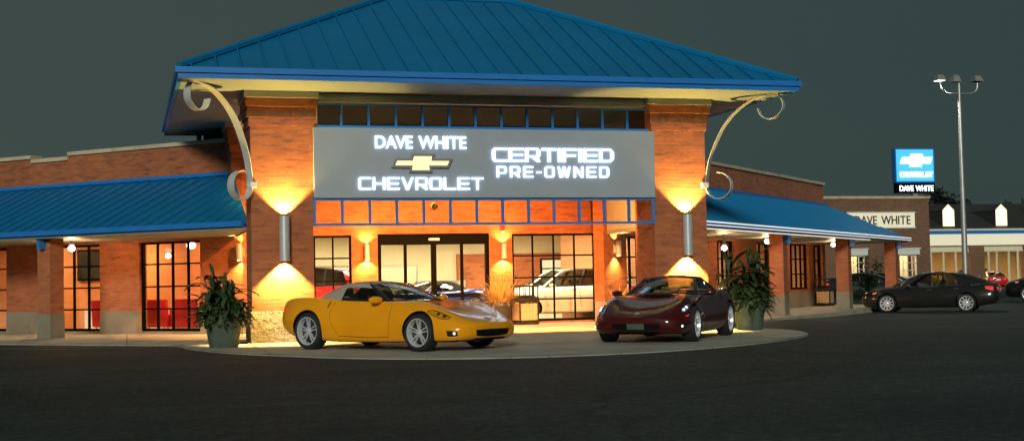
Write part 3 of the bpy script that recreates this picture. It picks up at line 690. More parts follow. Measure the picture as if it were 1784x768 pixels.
# ------------------------------------------------------------------ vehicles
def wheel(parent, x, y, r, rim_r, wd, style, side, steer=0):
    hub = MB(); hub.lathe([(.0001,-.02),(rim_r*.97,-.02),(rim_r*.97,.03),(.0001,.03)], 24, axis='y')
    o = hub.build('wheel', 'black_matt', parent); o.location = (x, y, r); o.rotation_euler = (0, 0, (0 if side < 0 else math.pi)+steer)
    h = wd/2    # local -y is outboard
    t = MB(); t.lathe([(rim_r,-h*.86),(rim_r+.02,-h*.98),(r-.05,-h*1.02),(r-.018,-h*.9),(r-.002,-h*.6),(r,-h*.2),(r,h*.2),(r-.002,h*.6),(r-.018,h*.9),(rim_r,h*.86)], 48, axis='y')
    t.build('tyre', 'rubber', o, smooth=True)
    g = MB(); g.lathe([(rim_r-.03,-h*.55),(rim_r-.012,-h*.8),(rim_r-.012,-h*.9),(rim_r+.008,-h*.92),(rim_r+.01,-h*.84),(rim_r-.004,h*.8),(rim_r-.03,h*.8)], 48, axis='y', closed=True)
    n, pair = style
    for k in range(n):
        for s_ in ((-1, 1) if pair else (0,)):
            a = 2*math.pi*k/n + math.pi/2; spread0, spread1 = (.1, .24) if pair else (0, 0)
            w0, w1 = (.02, .014) if pair else (.045, .026)
            P = []
            for rr, sp, ww, yy in ((.045, spread0, w0, -h*.62), (rim_r*.55, (spread0+spread1)/2, (w0+w1)/2, -h*.68), (rim_r-.012, spread1, w1, -h*.74)):
                c_, s2_ = math.cos(a), math.sin(a); off = s_*sp*rim_r*.62
                for e_ in (-1, 1):
                    q = off+e_*ww*.62; P += [(c_*rr-s2_*q, yy, s2_*rr+c_*q), (c_*rr-s2_*q, yy+.03, s2_*rr+c_*q)]
            fs = []
            for i in (0, 4): fs += [(i,i+2,i+6,i+4),(i+1,i+5,i+7,i+3),(i,i+4,i+5,i+1),(i+2,i+3,i+7,i+6)]
            g.add(P, fs)
    g.lathe([(.0001,-h*.78),(.03,-h*.78),(.05,-h*.7),(.055,-h*.5),(.0001,-h*.5)], 18, axis='y')
    g.build('rim', 'alloy', o, smooth=True, ang=40)
    d = MB(); d.lathe([(.06,-h*.3),(rim_r*.72,-h*.3),(rim_r*.72,-h*.2),(.06,-h*.2)], 32, axis='y'); d.build('brake_disc', 'alloy_dark', o)
    return o
def make_car(name, label, loc, rz, sp, group=None):
    t = thing(name, label, sp.get('cat', 'car'), loc, rz, group)
    tab = np.array(sp['body'], float); xs = tab[:, 0]
    q = np.unique(np.concatenate([np.linspace(xs.min(), xs.max(), 68), xs]))
    cols = [interp(xs, tab[:, k], q) for k in range(1, 9)]
    sec = []
    for i in range(len(q)):
        zb, zm, zs, zc, wb, wm, ws, cr = [c[i] for c in cols]
        P = [(0, zb), (wb*.75, zb), (wb, zb+.015), (wb+(wm-wb)*.75, zb+(zm-zb)*.35), (wm, zm), (ws+(wm-ws)*.6, zm+(zs-zm)*.66), (ws, zs), (ws*.86, zs+(zc-zs)*.25+cr), (ws*.45, zs+(zc-zs)*.8+cr*.3), (0, zc)]
        half = catmull([(p[0], p[1]) for p in P], 4)
        full = [(q[i], p[0], p[1]) for p in half] + [(q[i], -p[0], p[1]) for p in half[-2:0:-1]]
        sec.append(full)
    n = len(sec[0])
    g = MB(); g.add([p for s_ in sec for p in s_], [(i*n+k, i*n+(k+1) % n, (i+1)*n+(k+1) % n, (i+1)*n+k) for i in range(len(sec)-1) for k in range(n)])
    for i in (0, len(sec)-1):
        c_ = np.mean(np.array(sec[i]), axis=0); b_ = len(g.v)
        g.v.append(tuple(c_)); 
        for k in range(n): g.f.append((i*n+k, i*n+(k+1) % n, b_)); g.mi.append(0)
    body = g.build('body', [sp['paint'], 'black_matt'], t)
    # wheel arches cut out of the shell
    cut = MB(); 
    for (wx, r) in ((sp['fx'], sp['rf']), (sp['rx'], sp['rr'])):
        ar = r+sp.get('gap', .045)
        for s_ in (-1, 1):
            y0, y1 = sorted((s_*(sp['track']-.2), s_*1.3))
            cut.lathe([(1e-4, y0), (ar, y0), (ar, y1), (1e-4, y1)], 40, (wx, 0, r+.01), axis='y')
    cm = cut.build('cut', sp['paint'], t)
    bmx = bmesh.new(); bmx.from_mesh(cm.data); bmesh.ops.remove_doubles(bmx, verts=bmx.verts, dist=.001); bmesh.ops.recalc_face_normals(bmx, faces=bmx.faces); bmx.to_mesh(cm.data); bmx.free()
    bmx = bmesh.new(); bmx.from_mesh(body.data); bmesh.ops.remove_doubles(bmx, verts=bmx.verts, dist=.0005); bmesh.ops.recalc_face_normals(bmx, faces=bmx.faces); bmx.to_mesh(body.data); bmx.free()
    full_bm = bmesh.new(); full_bm.from_mesh(body.data)
    bvh = BVHTree.FromBMesh(full_bm); full_bm.free()
    md = body.modifiers.new('cut', 'BOOLEAN'); md.operation = 'DIFFERENCE'; md.object = cm; md.solver = 'EXACT'
    bpy.context.view_layer.update()
    me = bpy.data.meshes.new_from_object(body.evaluated_get(bpy.context.evaluated_depsgraph_get()))
    body.modifiers.clear(); body.data = me; bpy.data.objects.remove(cm)
    for p in me.polygons:
        c_ = p.center
        for (wx, r) in ((sp['fx'], sp['rf']), (sp['rx'], sp['rr'])):
            ar = r+sp.get('gap', .045); dd = math.hypot(c_.x-wx, c_.z-r-.01)
            if (abs(dd-ar) < .02 and abs(c_.y) > sp['track']-.22 and abs(Vector((c_.x-wx, 0, c_.z-r-.01)).normalized().dot(p.normal)) > .8) or (dd < ar and abs(abs(c_.y)-(sp['track']-.2)) < .02): p.material_index = 1
        if abs(p.normal.z+1) < .1 and c_.z < .35: p.material_index = 1
    me.polygons.foreach_set('use_smooth', [True]*len(me.polygons)); me.set_sharp_from_angle(angle=R(38))
    for wx, r, rim in ((sp['fx'], sp['rf'], sp['rimf']), (sp['rx'], sp['rr'], sp['rimr'])):
        for s_ in (-1, 1): wheel(t, wx, s_*(sp['track']), r, rim, sp.get('tw', .25), sp['spokes'], s_, sp.get('steer', 0) if wx > 0 else 0)
    # greenhouse from boundary curves
    G = sp['green']
    V = lambda p: np.array(p, float)
    def bez(a, m_, b, u): return (1-u)**2*V(a)+2*u*(1-u)*V(m_)+u*u*V(b)
    W0, A, H0, H1, Q, RR, B0, T0 = [V(G[k_]) for k_ in ('w0', 'a', 'h0', 'h1', 'q', 'r', 'b0', 't0')]
    railm = V(G['railm']); beltm = V(G.get('beltm', (A+RR)/2))
    fl = lambda p, s_: np.array((p[0], p[1]*s_, p[2]))
    def across(c0, c1, u):    # centre point to side corner, flat then curving
        a = abs(u); k_ = a**2.2
        return np.array((c0[0]+(c1[0]-c0[0])*k_, c1[1]*u, c0[2]+(c1[2]-c0[2])*a**2.0))
    us = np.linspace(-1, 1, 21)
    def surf(fn, uu, vv): return [[tuple(fn(u, v)) for u in uu] for v in vv]
    def bulge(p, n_, a): return p+np.array(n_)*a
    def wsf(u, v):
        b_ = across(W0, A, u); h_ = across(H0, H1, u); p = b_*(1-v)+h_*v
        return bulge(p, (.5, 0, .85), .035*math.sin(math.pi*v)*(1-u*u*.6))
    def rwf(u, v):
        b_ = across(B0, RR, u); h_ = across(T0, Q, u); p = b_*(1-v)+h_*v
        return bulge(p, (-.5, 0, .85), G.get('rb', .03)*math.sin(math.pi*v)*(1-u*u*.6))
    def roof_(u, v):
        rail = bez(H1, railm, Q, v); cen = bez(H0, (railm[0], 0, max(H0[2], T0[2])+G.get('crown', .05)), T0, v)
        return across(cen, rail, u)
    def sidef(s_):
        def f(u, v):          # u along, v up
            b_ = bez(A, beltm, RR, u); h_ = bez(H1, railm, Q, u); p = b_*(1-v)+h_*v
            p = p+np.array((0, .02*math.sin(math.pi*v), 0)); return fl(p, s_)
        return f
    rmat = sp.get('roof_mat', sp['paint']); soft = sp.get('soft', False)
    gm = sp.get('glass', 'car_glass')
    e = .0
    ws = MB().grid(surf(wsf, us*.94, np.linspace(.05, .95, 8))).build('windscreen', gm, t, smooth=True, ang=80)
    fr = MB(); fr.grid(surf(wsf, us, np.linspace(0, .05, 3))); fr.grid(surf(wsf, us, np.linspace(.95, 1, 3)))
    for a, b_ in ((-1, -.94), (.94, 1)): fr.grid(surf(wsf, np.linspace(a, b_, 3), np.linspace(.05, .95, 8)))
    for s_ in (-1, 1):
        fr.tube([tuple(fl(A*(1-v)+H1*v, s_)+np.array((.0, 0, .0))) for v in np.linspace(0, 1, 6)], .026, 6)
    fr.build('windscreen_frame', sp.get('frame_mat', sp['paint']), t, smooth=True, ang=60)
    rf = MB().grid(surf(roof_, us, np.linspace(0, 1, 14)))
    for s_ in (-1, 1):
        fr = MB()
        f = sidef(s_); vt = (.05, .76 if soft else .92)
        cuts = G['cuts']       # [(u0,u1)] glass spans along the side
        prev = 0
        for (u0, u1) in cuts:
            MB().grid(surf(f, np.linspace(u0, u1, 8), np.linspace(*vt, 6))).build('side_window', gm, t, smooth=True, ang=80)
            tgt = fr if not soft else fr
            tgt.grid(surf(f, np.linspace(prev, u0, 4), np.linspace(0, 1, 8)))
            fr.grid(surf(f, np.linspace(u0, u1, 8), np.linspace(0, vt[0], 2)))
            (rf if soft else fr).grid(surf(f, np.linspace(u0, u1, 8), np.linspace(vt[1], 1, 3)))
            prev = u1
        rf.grid(surf(f, np.linspace(prev, 1, 8), np.linspace(0, 1, 8)))
        fr.build('window_frame', sp.get('pillar_mat', 'black_plastic'), t, smooth=True, ang=50)
    rwu = G.get('rwu', .82)
    MB().grid(surf(rwf, us*rwu, np.linspace(.12, .9, 8))).build('rear_window', gm, t, smooth=True, ang=80)
    rf.grid(surf(rwf, us, np.linspace(0, .12, 3))); rf.grid(surf(rwf, us, np.linspace(.9, 1, 3)))
    for a, b_ in ((-1, -rwu), (rwu, 1)): rf.grid(surf(rwf, np.linspace(a, b_, 4), np.linspace(.12, .9, 8)))
    rf.build('soft_top' if soft else 'roof', rmat, t, smooth=True, ang=50)
    # cabin
    fz = A[2]-.42
    for (sx, rows) in sp.get('seats', ((-.15, 1),)):
        for s_ in (-.36, .36):
            g = MB(); g.box(sx-.28, sx+.25, s_-.24, s_+.24, fz, fz+.16)
            g.frustum(sx-.4, sx-.24, s_-.24, s_+.24, fz+.1, sx-.56, sx-.46, s_-.2, s_+.2, A[2]+.08)
            g.box(sx-.585, sx-.5, s_-.13, s_+.13, A[2]+.1, A[2]+.24)
            g.build('seat', sp.get('seat_mat', 'seat_gray'), t, bevel=.03, smooth=True, ang=60)
    g = MB(); x = A[0]; g.tube([(x-.42+.02*math.cos(a), .36+.17*math.sin(a), A[2]-.02+.17*math.cos(a)) for a in np.linspace(0, 2*math.pi, 17)], .014, 6); g.tube([(x-.42,.36,A[2]-.02),(x-.2,.36,A[2]-.12)], .025, 6)
    g.build('steering_wheel', 'black_plastic', t)
    MB().frustum(W0[0]-.1, x-.35, -A[1]*.92, A[1]*.92, A[2]-.3, W0[0]-.3, x-.3, -A[1]*.9, A[1]*.9, A[2]-.03).build('dashboard', 'black_plastic', t)
    # patches that follow the body surface
    def hit(p2, d):
        if d == 'side+': o_, dr = (p2[0], 3, p2[1]), (0, -1, 0)
        elif d == 'side-': o_, dr = (p2[0], -3, p2[1]), (0, 1, 0)
        elif d == 'front': o_, dr = (5, p2[0], p2[1]), (-1, 0, 0)
        elif d == 'rear': o_, dr = (-5, p2[0], p2[1]), (1, 0, 0)
        else: o_, dr = (p2[0], p2[1], 3), (0, 0, -1)
        loc_, no, _, _ = bvh.ray_cast(Vector(o_), Vector(dr)); return loc_, no
    def patch(name_, mat, top, bot, d, n_=14, k_=5, off=.004, parent=None, sub=1):
        T_ = catmull(top, 6) if len(top) > 2 else [V(top[0])*(1-a)+V(top[1])*a for a in np.linspace(0, 1, n_)]
        B_ = catmull(bot, 6) if len(bot) > 2 else [V(bot[0])*(1-a)+V(bot[1])*a for a in np.linspace(0, 1, n_)]
        L_ = max(len(T_), len(B_)); T_ = [T_[round(i*(len(T_)-1)/(L_-1))] for i in range(L_)]; B_ = [B_[round(i*(len(B_)-1)/(L_-1))] for i in range(L_)]
        rows = []
        for v in np.linspace(0, 1, k_):
            r_ = []
            for a, b_ in zip(T_, B_):
                l_, no = hit(a*(1-v)+b_*v, d)
                if l_ is None: return None
                r_.append(tuple(l_+no*off))
            rows.append(r_)
        return MB().grid(rows).build(name_, mat, parent or t, smooth=True, ang=80)
    def gapline(name_, pts, d, wd=.012, mat='black_matt'):
        P = catmull(pts, 5) if len(pts) > 2 else [V(pts[0])*(1-a)+V(pts[1])*a for a in np.linspace(0, 1, 12)]
        L_, R_ = [], []
        for i, p in enumerate(P):
            dd = P[min(i+1, len(P)-1)]-P[max(i-1, 0)]; dd = dd/np.linalg.norm(dd); nn = np.array((-dd[1], dd[0]))*wd/2
            a, na = hit(p+nn, d); b_, nb = hit(p-nn, d)
            if a is None or b_ is None: continue
            L_.append(tuple(a+na*.0025)); R_.append(tuple(b_+nb*.0025))
        if len(L_) > 1: return (L_, R_)
    t_ = dict(t=t, hit=hit, patch=patch, gap=gapline, body=body, sidef=sidef)
    sp['detail'](t_, sp)
    # door mirrors
    mx_, my_, mz_ = sp['mirror']
    for s_ in (-1, 1):
        g = MB(); g.lathe([(1e-4,-.11),(.055,-.1),(.075,-.03),(.075,.04),(.05,.1),(1e-4,.11)], 16, (0,0,0), axis='y')
        g.v = [(mx_+v[0]*.9-(v[1]*.25), s_*(my_+v[1]), mz_+v[2]*.85) for v in g.v]
        mo = g.build('mirror', sp['paint'], t, smooth=True)
        MB().box(mx_-.07, mx_-.0655, s_*my_-.07, s_*my_+.07, mz_-.045, mz_+.045).build('mirror_glass', 'chrome', mo)
        MB().tube([(mx_, s_*(my_-.08), mz_-.03), (mx_+.02, s_*(my_-.2), mz_-.08)], .022, 6).build('mirror_arm', sp['paint'], mo)
    return t
def gaps_object(d, specs, name_='panel_gap'):
    g = MB()
    for pts, dr, wd in specs:
        r_ = d['gap'](name_, pts, dr, wd)
        if r_: g.grid([r_[0], r_[1]])
    if g.v: g.build(name_, 'black_matt', d['t'])
def roadster_detail(d, sp):
    p = d['patch']; t = d['t']
    for s_, sd_ in ((1, 'side+'), (-1, 'side-')):
        # clear headlamp let into the fender corner, two dark projectors inside
        tp = [(1.45, .70), (1.58, .70), (1.74, .65), (1.90, .58)]; bt_ = [(1.45, .69), (1.60, .615), (1.76, .565), (1.90, .55)]
        L = p('headlight', 'lens', tp, bt_, sd_, off=.012)
        p('headlight_bowl', sp.get('bowl', 'silver'), [(1.47, .697), (1.58, .693), (1.74, .643), (1.88, .579)], [(1.47, .691), (1.60, .623), (1.76, .573), (1.88, .557)], sd_, off=.003, parent=L)
        for hx, hz in ((1.80, .60), (1.68, .64)):
            l_, no = d['hit']((hx, hz), sd_)
            if l_ is not None: MB().sphere((l_.x, l_.y, l_.z), .033, 8, .9).build('projector', 'black_plastic' if s_*sp.get('lamp', 0) == 0 else 'headlamp', L, smooth=True)
        p('fog_light', 'black_plastic', [(2.075, .345), (1.99, .36), (1.90, .36)], [(2.075, .275), (1.99, .265), (1.91, .27)], sd_, off=.004)
        l_, no = d['hit']((2.03, .315), sd_)
        if l_ is not None: MB().sphere((l_.x, l_.y, l_.z), .026, 8).build('fog_lamp', 'headlamp', t, smooth=True)
        p('side_marker', 'amber' if sp['paint'] == 'paint_yellow' else 'tail_red', [(1.86, .50), (1.72, .515)], [(1.86, .475), (1.72, .50)], sd_) if sp['paint'] != 'paint_yellow' else None
        p('side_marker', 'tail_red', [(-2.08, .755), (-1.88, .74)], [(-2.08, .69), (-1.88, .715)], sd_)
        for c_ in (.55, .28): p('tail_light', 'tail_red', [(s_*(c_-.085), .80), (s_*(c_+.085), .80)], [(s_*(c_-.085), .69), (s_*(c_+.085), .69)], 'rear')
    p('grille', 'black_matt', [(-.46, .365), (-.25, .368), (0, .37), (.25, .368), (.46, .365)], [(-.43, .265), (-.25, .25), (0, .245), (.25, .25), (.43, .265)], 'front', off=.004)
    p('number_plate', 'pot_gray', [(-.16, .365), (.16, .365)], [(-.16, .265), (.16, .265)], 'front', off=.012) if sp['paint'] != 'paint_yellow' else None
    p('emblem', 'silver', [(-.05, .56), (0, .57), (.05, .56)], [(-.05, .53), (0, .515), (.05, .53)], 'front', off=.006)
    S_ = []; tp_ = ([(1.45, .70), (1.58, .70), (1.74, .65), (1.90, .58)], [(1.45, .69), (1.60, .615), (1.76, .565), (1.90, .55)])
    for sd_ in ('side+', 'side-'):
        S_ += [([(.62, .80), (.60, .55), (.58, .24)], sd_, .006), ([(-.74, .86), (-.82, .7), (-.80, .5), (-.62, .26)], sd_, .005), ([(.58, .245), (0, .235), (-.62, .26)], sd_, .009), ([(-.86,.87),(-.9,.76)], sd_, .025), (tp_[0], sd_, .009), (tp_[1], sd_, .009)]
    S_ += [([(1.95, .36), (1.4, .62), (.75, .66)], 'top', .007), ([(1.95, -.36), (1.4, -.62), (.75, -.66)], 'top', .007), ([(1.95, -.36), (1.98, 0), (1.95, .36)], 'top', .007)]
    gaps_object(d, S_)
# x, zb, zm, zs, zc, wb, wm, ws, crown
RB = [(2.235,.36,.41,.47,.485,.22,.34,.26,.0),(2.20,.25,.38,.475,.50,.44,.57,.44,.004),(2.10,.19,.38,.515,.545,.64,.77,.60,.008),(1.93,.165,.39,.59,.61,.75,.86,.69,.014),(1.65,.16,.41,.705,.695,.80,.905,.74,.03),
      (1.29,.16,.43,.805,.775,.82,.922,.75,.045),(.95,.15,.44,.83,.82,.82,.905,.75,.035),(.62,.145,.45,.845,.865,.81,.885,.76,.015),(.1,.14,.46,.855,.87,.81,.885,.77,.005),(-.5,.14,.47,.87,.88,.81,.895,.79,.004),
      (-.95,.15,.49,.905,.915,.82,.915,.79,.008),(-1.395,.17,.52,.935,.94,.82,.93,.79,.012),(-1.75,.20,.55,.935,.945,.80,.915,.77,.008),(-2.02,.27,.57,.915,.935,.74,.86,.71,.0),(-2.17,.33,.58,.88,.91,.68,.79,.65,.0),(-2.215,.40,.60,.85,.885,.6,.71,.58,.0)]
def roadster(paint_, top, seat):
    return dict(cat='convertible', body=RB, paint=paint_, fx=1.29, rx=-1.395, rf=.328, rr=.342, rimf=.238, rimr=.25, track=.79, tw=.27, spokes=(5, True), gap=.035, glass='car_glass',
        green=dict(w0=(.86,0,.885), a=(.44,.70,.865), h0=(-.06,0,1.20), h1=(-.16,.50,1.165), railm=(-.58,.52,1.24), q=(-.98,.47,1.13), r=(-1.32,.63,.935), beltm=(-.45,.80,.875), b0=(-1.52,0,.95), t0=(-1.02,0,1.205), crown=.055, cuts=[(.04,.64)], rwu=.6, rb=.04),
        roof_mat=top, soft=True, seat_mat=seat, frame_mat='black_plastic', pillar_mat='black_plastic', bowl=paint_ if paint_ == 'paint_yellow' else 'silver', lamp=0 if paint_ == 'paint_yellow' else 1, mirror=(.34,.93,.895), seats=((-.35, 1),), detail=roadster_detail, steer=0)
make_car('yellow_convertible', 'bright yellow convertible sports car with a closed tan soft top on the apron', (4.74, 24.42, 0), math.atan2(-2.2, 1.65), roadster('paint_yellow', 'canvas', 'seat_tan'))
make_car('maroon_convertible', 'dark red convertible sports car with a closed black soft top, parked facing left', (10.19, 24.73, 0), math.atan2(-2.5, -1.95), roadster('paint_maroon', 'canvas_black', 'seat_gray'))

def sedan_detail(d, sp):
    p = d['patch']; t = d['t']; L = sp['L']; f, r_ = L/2, -L/2; k = sp.get('dz', 0)
    for s_, sd_ in ((1, 'side+'), (-1, 'side-')):
        p('headlight', sp.get('head', 'lens'), [(f-.14, .70+k), (f-.35, .745+k), (f-.62, .79+k)], [(f-.16, .60+k), (f-.35, .625+k), (f-.60, .72+k)], sd_, off=.006)
        p('turn_signal', sp.get('sig', 'amber'), [(f-.44, .70+k), (f-.58, .735+k)], [(f-.44, .655+k), (f-.58, .69+k)], sd_, off=.009)
        p('tail_light', 'tail_red', [(r_+.44, .90+k), (r_+.25, .90+k), (r_+.14, .88+k)], [(r_+.40, .80+k), (r_+.25, .76+k), (r_+.15, .74+k)], sd_, off=.006)
        p('tail_light', 'tail_red', [(s_*.42, .87+k), (s_*.62, .87+k)], [(s_*.42, .74+k), (s_*.62, .74+k)], 'rear', off=.006)
        p('door_handle', sp.get('trim', 'chrome'), [(.02, .81+k), (-.16, .815+k)], [(.02, .785+k), (-.16, .79+k)], sd_, off=.02)
        p('door_handle', sp.get('trim', 'chrome'), [(-.92, .835+k), (-1.10, .84+k)], [(-.92, .81+k), (-1.10, .815+k)], sd_, off=.02)
    p('grille', 'black_plastic', [(-.42, .66+k), (0, .665+k), (.42, .66+k)], [(-.36, .50+k), (0, .49+k), (.36, .50+k)], 'front', off=.006)
    p('lower_intake', 'black_matt', [(-.5, .36+k), (.5, .36+k)], [(-.46, .26+k), (.46, .26+k)], 'front', off=.004)
    p('number_plate', 'white_paint', [(-.17, .82+k), (.17, .82+k)], [(-.17, .70+k), (.17, .70+k)], 'rear', off=.012)
    p('bumper_trim', 'chrome', [(-.5, .90+k), (.5, .90+k)], [(-.5, .87+k), (.5, .87+k)], 'rear', off=.012)
    S_ = []
    for sd_ in ('side+', 'side-'):
        S_ += [([(.92, .82+k), (.90, .5+k), (.80, .27+k)], sd_, .012), ([(-.22, .86+k), (-.24, .5+k), (-.24, .27+k)], sd_, .012), ([(-1.14, .87+k), (-1.16, .75+k), (-.98, .5+k), (-.88, .3+k)], sd_, .012)]
    gaps_object(d, S_)
def sedan_body(L, W, dz=0):
    f, r_ = L/2, -L/2; w_ = W/2
    return [(f,.38,.50,.60,.62,w_*.45,w_*.55,w_*.45,0),(f-.06,.24,.46,.66,.68,w_*.62,w_*.74,w_*.58,0),(f-.25,.19,.46,.74,.77,w_*.8,w_*.9,w_*.72,.006),(f-.6,.17,.46,.80,.86,w_*.88,w_*.975,w_*.78,.012),(f-1.1,.16,.47,.84,.93,w_*.9,w_*1.,w_*.8,.012),
            (.75,.16,.5,.875,.955,w_*.9,w_*1.,w_*.84,.004),(0,.16,.5,.895,.94,w_*.9,w_*1.,w_*.86,0),(-.9,.16,.52,.915,.95,w_*.9,w_*1.,w_*.86,0),(r_+.75,.2,.55,.93,1.0,w_*.88,w_*.985,w_*.82,.006),(r_+.35,.25,.58,.94,1.03,w_*.82,w_*.94,w_*.75,0),(r_+.1,.3,.6,.92,1.02,w_*.72,w_*.85,w_*.68,0),(r_,.42,.6,.86,.93,w_*.6,w_*.7,w_*.56,0)]
def sedan(paint_, **kw):
    d = dict(L=4.8, body=sedan_body(4.8, 1.82), paint=paint_, fx=1.45, rx=-1.33, rf=.325, rr=.325, rimf=.24, rimr=.24, track=.775, tw=.21, spokes=(10, False), glass='car_glass',
        green=dict(w0=(1.38,0,.95), a=(1.0,.72,.90), h0=(.3,0,1.40), h1=(.14,.54,1.37), railm=(-.42,.60,1.52), q=(-1.05,.54,1.34), r=(-1.98,.66,.985), beltm=(-.5,.86,.91), b0=(-2.14,0,1.03), t0=(-1.1,0,1.385), crown=.055, cuts=[(.08,.43),(.46,.73)], rwu=.86),
        mirror=(.66,.97,.94), seats=((.1, 1), (-.85, 1)), detail=sedan_detail, pillar_mat='black_plastic')
    d.update(kw); return d
def scaled(body, sx, sy, sz, lift=0): return [(b[0]*sx, b[1]+lift, b[2]*sz+lift*.5, b[3]*sz, b[4]*sz, b[5]*sy, b[6]*sy, b[7]*sy, b[8]) for b in body]
def suv(paint_, **kw):
    L = 4.75
    B_ = scaled(sedan_body(L, 1.86), 1, 1, 1.2, .06)
    d = dict(cat='suv', L=L, body=B_, paint=paint_, fx=1.42, rx=-1.40, rf=.36, rr=.36, rimf=.235, rimr=.235, track=.79, tw=.23, spokes=(6, False), dz=.17,
        green=dict(w0=(1.22,0,1.14), a=(.9,.76,1.08), h0=(.34,0,1.66), h1=(.2,.58,1.62), railm=(-.7,.66,1.77), q=(-1.85,.56,1.53), r=(-2.22,.70,1.12), beltm=(-.6,.86,1.08), b0=(-2.32,0,1.14), t0=(-1.92,0,1.58), crown=.05, cuts=[(.07,.36),(.39,.64),(.67,.93)], rwu=.84),
        mirror=(.7,1.0,1.13), seats=((.1, 1), (-.85, 1)), detail=sedan_detail, pillar_mat='black_plastic')
    d.update(kw); return d
gs = make_car('gray_sedan', 'dark grey four-door sedan parked side-on at the far right brick column', (26.75, 41.2, -.13), math.atan2(.657, -.756), sedan('paint_gray', head='lens')); gs.scale = (.94, .94, .95)
make_car('black_suv', 'black SUV cut off by the right edge, behind the grey sedan', (39.0, 50.0, -.13), math.atan2(.6, -.8), suv('paint_black', glass='car_glass_dark'))
make_car('green_car', 'dark low car mostly hidden behind the shrub and the grey sedan', (38.9, 66.0, -.13), math.atan2(-.54, .84), sedan('paint_darkgreen', glass='car_glass_dark', head='headlamp'))
make_car('white_car', 'white car of which only the roof shows over the grey sedan hood', (43.0, 70.8, -.13), math.atan2(-.54, .84), sedan('paint_white'))
make_car('white_suv', 'white SUV facing left indoors behind the big gridded showroom window', (12.75, 39.3, .03), math.pi+R(3), suv('paint_white', glass='car_glass')).scale = (.97, .97, .9)
make_car('red_suv', 'red SUV indoors behind the left window, beside the left pillar', (5.3, 40.2, .03), R(130), suv('paint_red', glass='car_glass_dark'))
make_car('blue_car', 'low dark blue sports car indoors behind the glass entrance door', (8.9, 41.6, .03), math.pi+R(25), roadster('paint_blue', 'canvas_black', 'seat_gray'))

# ------------------------------------------------------------------ planters and plants
def leaf_blade(mb, base, d, L, wd, droop, segs=7, cup=.2):
    d = Vector(d).normalized(); side = d.cross(Vector((0,0,1)))
    side = side.normalized() if side.length > .05 else Vector((1,0,0))
    rows = []; p = Vector(base); dirv = d.copy()
    for i in range(segs+1):
        t = i/segs; w_ = wd*math.sin(math.pi*min(1, t*.93+.07))**.8*(1 if t < .98 else .1)
        up = side.cross(dirv).normalized()
        rows.append([tuple(p-side*w_+up*w_*cup), tuple(p), tuple(p+side*w_+up*w_*cup)])
        dirv = (dirv + Vector((0,0,-droop/segs))).normalized(); p = p + dirv*L/segs
    mb.grid(rows)
def pot(t, r0, r1, h, mat):
    g = MB(); g.lathe([(1e-4,0),(r0*.96,0),(r0,.02),(r1*.96,h-.12),(r1*1.03,h-.11),(r1*1.05,h-.02),(r1*1.02,h),(r1*.93,h),(r1*.9,h-.06)], 36)
    g.build('pot', mat, t, smooth=True)
    MB().disc(r1*.91, (0,0,h-.06), n=30).build('soil', 'soil', t)
def canna(label, loc, seed, H, lean=0):
    t = thing('planter', label, 'planter', loc, 0, 'big tapered planters at the pillars'); rn = random.Random(seed)
    pot(t, .28, .38, .68, 'pot_gray')
    g = MB(); st = MB()
    for k in range(18):
        a = rn.uniform(0, 2*math.pi); rr = rn.uniform(0, .24); hh = H*rn.uniform(.5, 1)
        b_ = Vector((rr*math.cos(a), rr*math.sin(a), .55)); top = b_+Vector((rr*1.5*math.cos(a)+rn.uniform(-.12,.12), rr*1.5*math.sin(a)+rn.uniform(-.12,.12), hh-.3))
        st.tube([b_, (b_+top)/2+Vector((rn.uniform(-.03,.03),0,0)), top], [.02, .016, .01], 5)
        for j in range(7):
            f = (j+.6)/7; p = b_.lerp(top, f); an = a+j*2.4+rn.uniform(-.5,.5); el = rn.uniform(.05, .95)
            leaf_blade(g, p, (math.cos(an)*math.cos(el), math.sin(an)*math.cos(el), math.sin(el)), rn.uniform(.4,.74), rn.uniform(.04,.1), rn.uniform(.6,2.0))
        leaf_blade(g, top, (rn.uniform(-.5,.5), rn.uniform(-.5,.5), 1), rn.uniform(.25,.4), .045, .4)
    g.build('canna_leaves', 'leaf', t, smooth=True, recalc=False)
    st.build('stems', 'stem', t)
    g = MB()
    for k in range(800):
        a = rn.uniform(0, 2*math.pi); r_ = .52*math.sqrt(rn.uniform(.05, 1)); z = .68+rn.uniform(-.26,.24)*(1 if r_ > .38 else .5)+.1*(r_ < .38)
        el = rn.uniform(-.5, 1)
        leaf_blade(g, (r_*math.cos(a), r_*math.sin(a), z), (math.cos(a+rn.uniform(-1,1)), math.sin(a+rn.uniform(-1,1)), el), rn.uniform(.08,.16), rn.uniform(.025,.045), .8, 3)
    g.build('trailing_leaves', 'leaf_light', t, smooth=True, recalc=False)
    return t
canna('big grey planter with tall canna leaves left of the yellow convertible', (1.82, 27.1, 0), 3, 1.28)
canna('big grey planter with tall canna leaves right of the dark red convertible', (13.38, 27.75, 0), 11, 1.32)
t = thing('grass_planter', 'dark planter of dry straw-coloured grass between the yellow convertible nose and trash bin', 'planter', (9.78, 35.7, 0)); rn = random.Random(5)
pot(t, .22, .36, .62, 'pot_dark')
g = MB()
for k in range(230):
    a = rn.uniform(0, 2*math.pi); el = rn.uniform(.75, 1.5); r_ = .26*math.sqrt(rn.random())
    leaf_blade(g, (r_*math.cos(a), r_*math.sin(a), .55), (math.cos(a)*math.cos(el), math.sin(a)*math.cos(el), math.sin(el)), rn.uniform(.5,1.0), .009, rn.uniform(.3,2.2), 7)
g.build('grass_blades', 'straw', t, recalc=False)
t = thing('palm_planter', 'small planter of spiky leaves and a red flower beside the right pillar', 'planter', (13.0, 32.4, 0)); rn = random.Random(9)
pot(t, .2, .3, .5, 'pot_dark')
g = MB()
